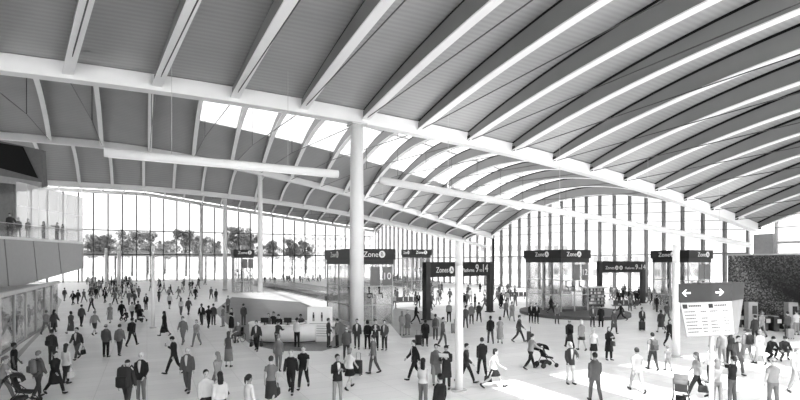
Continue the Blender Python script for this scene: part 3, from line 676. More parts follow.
# ------------------------------------------------------------------ furniture of the hall
def build_things():
    lift_box(14.7,37.9,3.76,6.2,0,5.0,6.28,'big glass lift shaft with dark Zone B sign behind the thick column',[(.26,'B')],[(.26,'B')],((.86,'10'),))
    lift_box(36.2,36.8,3.75,5.1,.3,5.15,6.42,'glass lift shaft with dark double Zone sign on the oval plinth',[(.16,'A')],[(.32,'A')],((.12,'11'),(.86,'12')))
    lift_box(49.2,32.4,3.7,4.06,0,5.15,6.42,'glass lift shaft with dark Zone sign behind the right white pole',[(.34,'A')],[(.2,'A')],((.2,'13'),))
    p = at(236,95); lift_box(p.x-.5,p.y-1,3.2,2.4,0,5.9,7.3,'small distant glass lift with dark Zone sign left of centre',[(.2,'B')],[(.3,'B')])
    p = at(419,100); lift_box(p.x-2,p.y-1,3.8,3.6,0,6.0,7.4,'far glass lift with dark Zone sign above the centre portal',[(.2,'B')],[(.2,'A')])
    portal(at(424.3,50),at(491.5,58.5),'large dark portal sign reading Zones A B Platforms 9 to 14 at centre')
    portal(at(598,68),at(644,71),'smaller dark portal sign reading Platforms 9 to 14 beside the far kiosk',5.3,1.4,.5)
    light_pole(at(459,depth(391)),6.05,.165,'white light pole in the centre foreground before the portal sign')
    light_pole(at(676,depth(357)),6.15,.19,'white light pole at right behind the direction board')
    light_pole(at(153,depth(328)),6.5,.13,'thin white light pole on the left half of the floor')
    for x,y,l in ((119,291,'distant white light pole in the left crowd, rightmost of two'),(106,286,'distant white light pole in the left crowd, nearest the balcony')): light_pole(at(x,depth(y)),8.2,.3,l)
    boom(-2.1,11.2,11.4,11.07,31.8,'short white light boom hung left of the thick column'); boom(14.5,10.9,58.9,7.06,31.8,'long white light boom running right from the thick column'); boom(34,13.3,62.1,8.4,84.0,'distant white light boom low under the second beam')
    direction_board(); desk(); mural(); balcony(); storefront(); gates(); plinth(); kiosk(); outside(); seats()
def direction_board():
    Z = 17.0; p = at(705,Z); t = empty('direction_board',(p.x,p.y,0)); tag(t,'tall direction board with two arrows over white timetable panel on a pole','sign')
    # corners from the photo: front face runs away to the right, side face is narrow
    def W(x,y,z): q = at(x,z,HC-(y-HY)*z/F); return q-Vector((p.x,p.y,0))
    dk = M(.14,.5,var=.02); fl, fr, sr = W(678.3,283,16.6), W(732,285.3,17.3), W(744,285.3,18.3)
    e = (fr-fl); e.z = 0; e.normalize(); n = Vector((e.y,-e.x,0)); sd = (sr-fr); sd.z = 0; ztop, zmid, zbot = 4.55, 4.0, 2.93
    w = (Vector((fr.x,fr.y,0))-Vector((fl.x,fl.y,0))).length; d = sd.length; o = Vector((fl.x,fl.y,0)); s = sd.normalized()
    def q(a,b,z): r = o+e*a+s*b; return Vector((r.x,r.y,z))
    m = MB(); m.hexa([q(0,0,zmid),q(w,0,zmid),q(w,d,zmid),q(0,d,zmid),q(0,0,ztop),q(w,0,ztop),q(w,d,ztop),q(0,d,ztop)]); m.build('arrow_header',dk,t)
    i = .16; m = MB(); m.hexa([q(i,d*.25,zbot),q(w-.03,d*.25,zbot),q(w-.03,d*.55,zbot),q(i,d*.55,zbot),q(.03,.02,zmid),q(w-.02,.02,zmid),q(w-.02,d-.02,zmid),q(.03,d-.02,zmid)]); m.build('board_body',M(.45,.5),t)
    # white printed panel lies on the sloping front of the body
    A,B,C,D = q(.05,.02,zmid),q(w-.04,.02,zmid),q(w-.05,d*.25,zbot),q(i+.02,d*.25,zbot); nn = ((B-A).cross(D-A)).normalized()
    if nn.dot(n) < 0: nn = -nn
    def on(fx,fy,off): a = A.lerp(B,fx); b = D.lerp(C,fx); return a.lerp(b,fy)+nn*off
    def sheet(mb,x0,y0,x1,y1,o1,o0=.0):
        mb.hexa([on(x0,y1,o0),on(x1,y1,o0),on(x1,y1,o1),on(x0,y1,o1),on(x0,y0,o0),on(x1,y0,o0),on(x1,y0,o1),on(x0,y0,o1)])
    m = MB(); sheet(m,0,.02,1,.985,.012); m.build('white_panel',M(.72,.5,var=.01),t)
    m = MB()
    for c in (0.03,.53): sheet(m,c,.06,c+.085,.18,.018,.012)
    m.build('icon_square',M(.14),t)
    m = MB(); 
    for c in (.145,.645):
        for k in range(7): sheet(m,c+.035*k,.085,c+.035*k+.024,.135,.018,.012)
    m.build('panel_heading',M(.25),t)
    m = MB(); rr = random.Random(3)
    for r in range(7):
        y = .26+r*.098
        for c, cw in ((.04,.26),(.36,.10),(.54,.17),(.80,.12)):
            if rr.random() < .86:
                k = c
                while k < c+cw*rr.uniform(.6,1): g = rr.uniform(.014,.04); sheet(m,k,y,k+g,y+.026,.016,.012); k += g+.008
    m.build('timetable_print',M(.30),t)
    m = MB()
    for r in range(7): sheet(m,.03,.318+r*.098,.97,.322+r*.098,.015,.012)
    m.build('rule_lines',M(.6),t)
    lt = M(.95,.5,var=.01); zc = (zmid+ztop)/2
    for x, sg in ((w*.14,-1),(w*.76,1)):
        m = MB(); org = q(0,0,0); L_ = .13*2
        pts = [(-L_,0),(-.04,.17),(.04,.17),(-.085,.045),(L_,.045),(L_,-.045),(-.085,-.045),(.04,-.17),(-.04,-.17)]
        for tri in ([0,1,2,3],[0,3,6],[0,6,7,8],[3,4,5,6]):
            pp = [(x+(-sg)*pts[k][0]*.62, zc+pts[k][1]*.62) for k in tri]
            if sg > 0: pp = pp[::-1]
            poly_on(m,org,e,n,pp)
        m.build('arrow',lt,t)
    m = MB(); c = q(w*.50,d*.40,0); m.loft([c,Vector((c.x,c.y,zbot+.05))],[.07,.07],16); m.build('pole',WH,t,True)
    m = MB(); m.loft([c,c+Vector((0,0,.05))],[.3,.3],20); m.build('base_plate',M(.6),t)
def desk():
    c = cam((290.5-400)/F*38.2,38.2); t = empty('information_desk',c,math.atan2(RT.y,RT.x)); tag(t,'white curved information desk with tall notice panel near the centre','desk')
    a, b = 2.75, 2.15; n = 40; ar = lambda k: math.pi*(.93+.83*k/n)
    def ring(mb, r0, r1, z0, z1):
        o = len(mb.v)
        for k in range(n+1):
            th = ar(k)
            for r,z in ((r0,z0),(r1,z0),(r1,z1),(r0,z1)): mb.v.append(Vector(((a+r)*math.cos(th),(b+r)*math.sin(th),z)))
        for k in range(n):
            q = o+4*k
            for j in range(4): mb.f.append((q+j,q+4+j,q+4+(j+1)%4,q+(j+1)%4))
        mb.f.append((o,o+1,o+2,o+3)); q = o+4*n; mb.f.append((q+3,q+2,q+1,q))
    m = MB(); ring(m,-.12,0,.08,1.06); m.build('front_wall',M(.92,.4,var=.01),t,True); m = MB(); ring(m,-.16,-.06,0,.09); m.build('plinth',M(.3),t)
    m = MB(); ring(m,-.62,.06,1.06,1.12); m.build('counter_top',M(.95,.35,var=.01),t); m = MB(); ring(m,-.75,-.12,.70,.75); m.build('work_shelf',M(.7),t)
    m = MB(); m.box((.2,1.75,.5),(4.4,.5,1.0)); m.box((2.6,.5,.5),(.5,2.4,1.0)); m.build('back_cabinet',M(.82),t)
    o = Vector((2.2,-1.2,0)); r = -.12; m = MB(); m.box(o+Vector((0,0,1.12)),(1.55,.55,2.24),r); m.build('notice_block',M(.95,.4,var=.01),t)
    e = Vector((math.cos(r),math.sin(r),0)); nn = Vector((e.y,-e.x,0)); org = o-e*.775+nn*.275; ml = MB()
    for x in (.42,.98):
        k = [(x+.055*math.cos(i*math.pi/5),1.86+.055*math.sin(i*math.pi/5)) for i in range(10)]; poly_on(ml,org,e,nn,k); poly_on(ml,org,e,nn,[(x-.06,1.79),(x-.06,1.55),(x+.06,1.55),(x+.06,1.79)])
        for s in (-.035,.035): poly_on(ml,org,e,nn,[(x+s-.022,1.55),(x+s-.022,1.33),(x+s+.022,1.33),(x+s+.022,1.55)])
    ml.build('pictogram',M(.15),t); ml = MB()
    for k in range(6): poly_on(ml,org,e,nn,[(.15,1.2-k*.16),(.15,1.16-k*.16),(1.35,1.16-k*.16),(1.35,1.2-k*.16)])
    ml.build('printed_lines',M(.68),t)
    for x,l in ((-1.3,'dark computer monitor on the information desk, left one'),(.2,'dark computer monitor on the information desk, right one')):
        w = t.matrix_basis @ Vector((x,-1.72,1.12)); s = empty('monitor',w,t.rotation_euler.z+math.pi); tag(s,l,'monitor','desk monitors')
        k = MB(); k.box((0,.02,.32),(.5,.04,.32)); k.build('screen',M(.12,.3),s); k = MB(); k.box((0,0,.09),(.06,.06,.16)); k.box((0,0,.01),(.24,.16,.02)); k.build('stand',M(.2),s)
def mural():
    m = bpy.data.materials.new('mosaic_mural'); m.use_nodes = True; n, l = m.node_tree.nodes, m.node_tree.links; b = n['Principled BSDF']; b.inputs['Roughness'].default_value = .6
    tc = n.new('ShaderNodeTexCoord'); sx = n.new('ShaderNodeSeparateXYZ'); l.new(tc.outputs['Object'], sx.inputs[0])
    def mth(op,a_,b_=None):
        q = n.new('ShaderNodeMath'); q.operation = op
        for i,x in enumerate((a_,b_)):
            if x is None: continue
            if isinstance(x,(int,float)): q.inputs[i].default_value = x
            else: l.new(x,q.inputs[i])
        return q.outputs[0]
    no = n.new('ShaderNodeTexNoise'); no.inputs['Scale'].default_value = .5; l.new(tc.outputs['Object'], no.inputs['Vector']); wob = mth('MULTIPLY',mth('SUBTRACT',no.outputs['Fac'],.5),.8)
    X, Zc = mth('MULTIPLY',sx.outputs['Y'],-1), sx.outputs['Z']           # X runs right along the wall
    def band(cx,cz,R,w,kx=1.0):                                            # a curved sweep: 1 on the ring, 0 off it
        d = mth('SQRT',mth('ADD',mth('POWER',mth('MULTIPLY',mth('SUBTRACT',X,cx),kx),2),mth('POWER',mth('SUBTRACT',Zc,cz),2)))
        q = mth('SUBTRACT',1,mth('DIVIDE',mth('ABSOLUTE',mth('SUBTRACT',mth('ADD',d,wob),R)),w)); return mth('MAXIMUM',q,0)
    s1, s2 = band(8.5,7.2,6.6,1.0,.8), band(-3,-2.0,6.2,1.1)
    up = mth('MAXIMUM',mth('MULTIPLY',mth('SUBTRACT',mth('ADD',Zc,wob),2.7),.09),0)
    v = mth('ADD',mth('ADD',mth('MULTIPLY',s1,.10),mth('MULTIPLY',s2,.08)),mth('ADD',mth('MULTIPLY',up,.2),.002))
    vo = n.new('ShaderNodeTexVoronoi'); vo.inputs['Scale'].default_value = 11; l.new(tc.outputs['Object'], vo.inputs['Vector'])
    sep = n.new('ShaderNodeSeparateColor'); l.new(vo.outputs['Color'], sep.inputs['Color'])
    cb = n.new('ShaderNodeCombineXYZ'); fin = mth('MULTIPLY',v,mth('ADD',mth('MULTIPLY',mth('POWER',sep.outputs[0],2),2.6),.15))
    for i in range(3): l.new(fin, cb.inputs[i])
    l.new(cb.outputs[0], b.inputs['Base Color'])
    t = empty('mural_wall',(44,25.5,0)); tag(t,'dark speckled mosaic mural wall with a pale curved sweep at the right','wall panel')
    w = MB(); w.box((.2,-12,2.87),(.4,24,5.74)); w.build('mosaic_face',m,t); w = MB(); w.box((.2,-12,5.8),(.5,24.1,.12)); w.build('coping',M(.7),t)
    return t
def quad_prism(mb, a, b, c, d, n):             # four corners in order plus a thickness vector
    mb.hexa([a,b,b+n,a+n,d,c,c+n,d+n])
def balcony():
    t = empty('balcony',(-3,60,0)); tag(t,'raised balcony with pale panelled fascia over the left shopfront','balcony'); o = Vector((-3,60,0))
    Za, Zb = 40.0, 58.0
    def P(x,y,Z,back=0): q = at(x,Z,HC-(y-HY)*Z/F); return q-o+Vector((-.872,.489,0))*back if False else q-o-RT*back
    fl = 7.28; a, b = cam(-31.6,38.0), cam(-32.9,58.0); a -= o; b -= o
    za, zb = 1.9, 4.55
    def L(f,z,back=0): q = a.lerp(b,f)-RT*back; return Vector((q.x,q.y,z))
    n = 5; bk = -RT*.25
    for i in range(n):
        f0, f1 = i/n+.004, (i+1)/n-.004; g0, g1 = max(0,f0-.03 if i else 0), (f1-.03 if i < n-1 else 1)
        m = MB(); quad_prism(m,L(f0,za+(zb-za)*f0),L(f1,za+(zb-za)*f1),L(g1,fl-.2),L(g0,fl-.2),bk); m.build('fascia_panel',M(.66,.5,var=.015),t)
    m = MB(); quad_prism(m,L(0,za,.15),L(1,zb,.15),L(1,fl-.2,.15),L(0,fl-.2,.15),bk); m.build('fascia_backing',M(.28),t)
    m = MB(); quad_prism(m,L(0,fl-.22,-.08),L(1,fl-.22,-.08),L(1,fl,-.08),L(0,fl,-.08),-RT*12); m.build('floor_slab',M(.9),t)
    m = MB(); quad_prism(m,L(0,za,.2),L(1,zb,.2),L(1,zb+.12,.2),L(0,za+.12,.2),-RT*12); m.build('soffit',M(.6),t)
    m = MB(); f = L(1,zb)-L(1,zb,12); quad_prism(m,L(1,zb),L(1,zb,12),L(1,fl-.2,12),L(1,fl-.2),FW*.2); m.build('end_panel',M(.62,.5),t)
    g = MB(); quad_prism(g,L(.02,fl),L(.995,fl),L(.995,fl+1.1),L(.02,fl+1.1),-RT*.02); g.build('glass_balustrade',glass(.93,.05,'balustrade_glass',.03),t)
    g = MB(); g.bar(L(.02,fl+1.12),L(.995,fl+1.12),.05,.05); g.build('hand_rail',M(.75,.3,.5),t)
    # back wall of white glass panels: its top drops slightly to the far end
    bw = 2.6
    xa, xb = at(16,50)-o, at(83,63)-o
    A = Vector((xa.x,xa.y,fl)); B = Vector((xb.x,xb.y,fl)); za2, zb2 = HC+(HY-181)*50/F, HC+(HY-198)*63/F
    w = empty('glass_screen',o+A); tag(w,'tall white panelled glass screen standing on the left balcony','screen')
    k = 7
    for i in range(k):
        p, q = A.lerp(B,i/k+.003)-A, A.lerp(B,(i+1)/k-.003)-A; z0, z1 = za2+(zb2-za2)*i/k, za2+(zb2-za2)*(i+1)/k; q0 = Vector((p.x,p.y,0)); q1 = Vector((q.x,q.y,0)); hz = lambda z: Vector((0,0,z-fl))
        for lo0,hi0,lo1,hi1 in ((fl,fl+3.0,fl,fl+3.0),(fl+3.03,z0,fl+3.03,z1)):
            m = MB(); quad_prism(m,q0+hz(lo0),q1+hz(lo1),q1+hz(hi1),q0+hz(hi0),-RT*.05); m.build('white_panel',glass(.97,.04,'milk_glass',.38,.97),w)
    # dark upper block behind the balcony on the far left
    s = empty('upper_block',(-5,76,0)); tag(s,'dark overhead block with a black raked opening high at the far left','wall')
    d = Vector((-5,76,0)); Q = lambda x,y,Z=63.0: at(x,Z,HC-(y-HY)*Z/F)-d
    m = MB(); quad_prism(m,Q(-60,205),Q(44,186),Q(42,150),Q(-60,128),FW*.6); m.build('block_face',M(.42,.6),s)
    m = MB(); quad_prism(m,Q(-60,152,62.8),Q(37,178,62.8),Q(22,146.5,62.8),Q(-60,133,62.8),FW*.3); m.build('black_opening',M(.03,.8,var=.01),s)
    m = MB(); quad_prism(m,Q(-60,240),Q(13,238),Q(13,180),Q(-60,180),FW*.6); m.build('lower_face',M(.5,.6),s)
    m = MB(); quad_prism(m,Q(-60,176,62.7),Q(40,187,62.7),Q(40,182,62.7),Q(-60,166,62.7),FW*.3); m.build('pale_rail',M(.62,.5),s)
def storefront():
    u = -7.3; root = empty('shopfront',(u,11,0)); tag(root,'tall glazed shopfront under the left balcony reflecting the hall','shopfront'); g = glass(.86,.16,'shop_glass'); H = 3.25
    v = 0.0
    for i in range(13):
        v0, v1 = i*3.4, i*3.4+3.4
        m = MB(); m.box((0,v0,H/2),(.16,.1,H)); m.build('mullion',M(.75,.4),root)
        m = MB(); m.box((0,(v0+v1)/2,H/2),(.03,v1-v0-.1,H)); m.build('pane',g,root)
    m = MB(); m.box((0,22.1,H+.1),(.3,44.2,.24)); m.build('head_rail',M(.82),root); m = MB(); m.box((0,22.1,.05),(.2,44.2,.1)); m.build('sill',M(.6),root)
    m = MB(); m.box((-13.4,34,1.9),(.3,50,3.8)); struct(m.build('wall_left',M(.88)))
    for v in (16,28,40,50):  # glowing panels and area lights added to brighten the shop interior
        t = empty('added_lamp',(-10.4,v,H-.28)); tag(t,'flat white lamp added inside the shop behind the left shopfront glass','lamp','added lamps inside the shop'); m = MB(); m.box((0,0,0),(2.0,.5,.06)); m.build('diffuser',emit(2.0,'fill_diffuser'),t)
        la = bpy.data.lights.new('shop_fill','AREA'); la.shape = 'RECTANGLE'; la.size = 1.9; la.size_y = .45; la.energy = 25; lo = obj('shop_fill',la,t); lo.location = (0,0,-.05)
    m = MB(); m.box((-10.5,33,H-.15),(5.8,44,.2)); struct(m.build('trim_1',M(.7)))
def gates():
    for x,y,l in ((751,331,'grey ticket gate pillar before the mural, left one'),(791,332,'grey ticket gate pillar before the mural, right one')):
        p = G(x,y); t = empty('gate_pillar',p,math.atan2(RT.y,RT.x)); tag(t,l,'ticket gate','ticket gate pillars')
        rbox((0,0,1.1),(.72,.5,2.2),.04).build('pillar_body',M(.55,.4),t); m = MB(); m.box((.1,-.252,1.62),(.36,.01,.62)); m.build('screen',M(.16,.2),t); m = MB(); m.box((0,0,.04),(.8,.58,.08)); m.build('base',M(.25),t)
    for x,y,l in ((763,330.5,'dark low gate cabinet between the two gate pillars, left'),(774,331,'dark low gate cabinet between the two gate pillars, right'),(737,327,'dark low gate cabinet left of the gate pillars')):
        p = G(x,y); t = empty('gate_cabinet',p,math.atan2(RT.y,RT.x)); tag(t,l,'ticket gate','low gate cabinets')
        rbox((0,.2,.55),(.42,1.0,1.1),.05).build('cabinet_body',M(.26,.4),t); m = MB(); m.box((0,.2,1.12),(.36,.9,.05)); m.build('top_plate',M(.6,.3,.4),t)
        m = MB(); m.box((.27,.2,.65),(.12,.03,.6)); m.build('gate_paddle',glass(.8,.1,'paddle_glass',.3),t); m = MB(); m.box((0,-.56,.8),(.3,.02,.3)); m.build('reader',M(.75),t)
def plinth():
    c = cam(17.4,56.3); t = empty('oval_plinth',c,math.atan2(RT.y,RT.x)); tag(t,'low dark oval plinth under the double Zone lift','plinth'); m = MB(); m.prism([(5.2*math.cos(k*math.pi/24),5.9*math.sin(k*math.pi/24)) for k in range(48)],0,.3); m.build('plinth_slab',M(.33,.6),t)
def kiosk():
    p = G(596,307); t = empty('news_kiosk',p,math.atan2(RT.y,RT.x)+.25); tag(t,'dark newspaper kiosk with rows of shelves right of the oval plinth','kiosk')
    m = MB(); m.box((0,.5,1.1),(2.3,.9,2.2)); m.build('kiosk_body',M(.35),t); m = MB(); m.box((0,.3,2.26),(2.6,1.5,.12)); m.build('canopy',M(.8),t)
    for k in range(5):
        s = MB(); s.box((0,-.1+.0*k,.35+.38*k),(2.2,.34,.04)); f = s.build('shelf',M(.6),t)
        r = random.Random(k); x = -1.0
        while x < .95: w = r.uniform(.16,.26); q = MB(); q.box((x+w/2,-.14,.35+.38*k+.15),(w*.9,.06,.25)); q.build('magazine',M(r.choice([.25,.5,.75,.9])),f); x += w+.02
def seats():
    for i,(x,y,a,l) in enumerate(((516,299,90,'row of dark metal seats behind the centre portal'),(625,309,80,'row of dark metal seats beneath the small portal, nearest one'),(634,298,90,'row of dark metal seats beneath the small portal, farthest one'),(655,300,100,'row of dark metal seats left of the right Zone lift'),(405,305,70,'row of dark metal seats between the thick column and centre portal'),(560,296,90,'row of dark metal seats left behind the double Zone lift'))):
        p = G(x,y); t = empty('bench',p,rz_of(a)); tag(t,l,'bench','rows of waiting seats')
        for k in range(5):
            s = rbox((0,-1.3+.65*k,.45),(.5,.56,.06),.02).build('seat',M(.28,.4),t); rbox((.26,-1.3+.65*k,.75),(.06,.56,.5),.02).build('backrest',M(.28,.4),t)
        m = MB(); m.box((.05,0,.37),(.08,3.1,.08)); m.build('beam',M(.5,.3,.7),t)
        for y_ in (-1.2,1.2): m = MB(); m.box((.05,y_,.18),(.08,.08,.36)); m.box((.05,y_,.015),(.5,.1,.03)); m.build('leg',M(.5,.3,.7),t)
def outside():
    # platform canopies beyond the left glass wall
    t = empty('platform_canopy',(0,163,0)); tag(t,'long grey platform canopy outside the left glass wall','canopy'); m = MB(); m.box((0,0,7.3),(70,6,1.0)); m.build('roof_edge',M(.5),t)
    for x in range(-32,36,8): m = MB(); m.box((x,0,3.4),(.4,.4,6.8)); m.build('post',M(.6),t)
    r = random.Random(5)
    for x,Z,top,wd in ((93,215,234,7),(106,240,233,8),(132,205,229,8),(148,232,231,8),(186,205,229,8),(199,235,236,7),(236,212,226,8),(250,236,232,8),(165,250,240,7),(292,225,238,7),(306,250,240,7),(120,265,240,7),(215,262,238,7),(272,262,240,7)):
        p = at(x,Z); h = HC+(HY-top)*Z/F; t = empty('tree',(p.x,p.y,-.03)); tag(t,'leafy grey tree outside the left glass wall, %s' % ('beside the balcony end' if x < 110 else 'above the left light poles' if x < 170 else 'between the slim columns' if x < 200 else 'behind the small Zone lift' if x < 250 else 'far right of the small Zone lift'),'tree','trees outside the left glass wall')
        m = MB(); m.loft([(0,0,0),(.1,0,h*.35),(0,.2,h*.62)],[.35,.27,.12],8)
        for k in range(5): a = k*1.26; m.loft([(0,0,h*(.4+.04*k)),(math.cos(a)*wd*.3,math.sin(a)*wd*.3,h*(.62+.05*k))],[.14,.05],6)
        m.build('trunk',M(.25),t); m = MB(); cl = [(r.gauss(0,wd*.24),r.gauss(0,wd*.24),h*r.uniform(.5,.93),r.uniform(.12,.22)*wd) for _ in range(34)]
        for cx,cy,cz,cr in cl:
            for _ in range(150):
                d = Vector((r.gauss(0,1),r.gauss(0,1),r.gauss(0,.8))).normalized()*cr*r.uniform(.6,1.0); q = Vector((cx,cy,min(cz,h-.4)))+d; s = r.uniform(.2,.42)
                a = Vector((r.gauss(0,1),r.gauss(0,1),r.gauss(0,1))).normalized()*s; b = Vector((r.gauss(0,1),r.gauss(0,1),r.gauss(0,1))).normalized()*s
                m.add([q-a,q-b*.5,q+a,q+b*.5],[(0,1,2,3)])
        m.build('crown',M(.36,.8,var=.08),t)
    # pale buildings beyond the end wall
    for x,Z,w,h,l in ((520,190,30,13,'pale low building outside the end wall behind the double Zone lift'),(640,170,34,11,'pale low building outside the end wall at the right'),(330,300,50,20,'pale distant building outside beyond the far corner')):
        p = at(x,Z); t = empty('building',(p.x,p.y,-.03),math.atan2(RT.y,RT.x)); tag(t,l,'building','buildings outside'); m = MB(); m.box((0,0,h/2),(w,10,h)); m.build('walls',M(.86),t)
        for k in range(int(w/3)):
            for j in range(int(h/4)): m = MB(); m.box((-w/2+1.6+k*3,-5.0,2.2+j*3.8),(1.6,.1,1.8)); m.build('window',M(.6,.3),t)
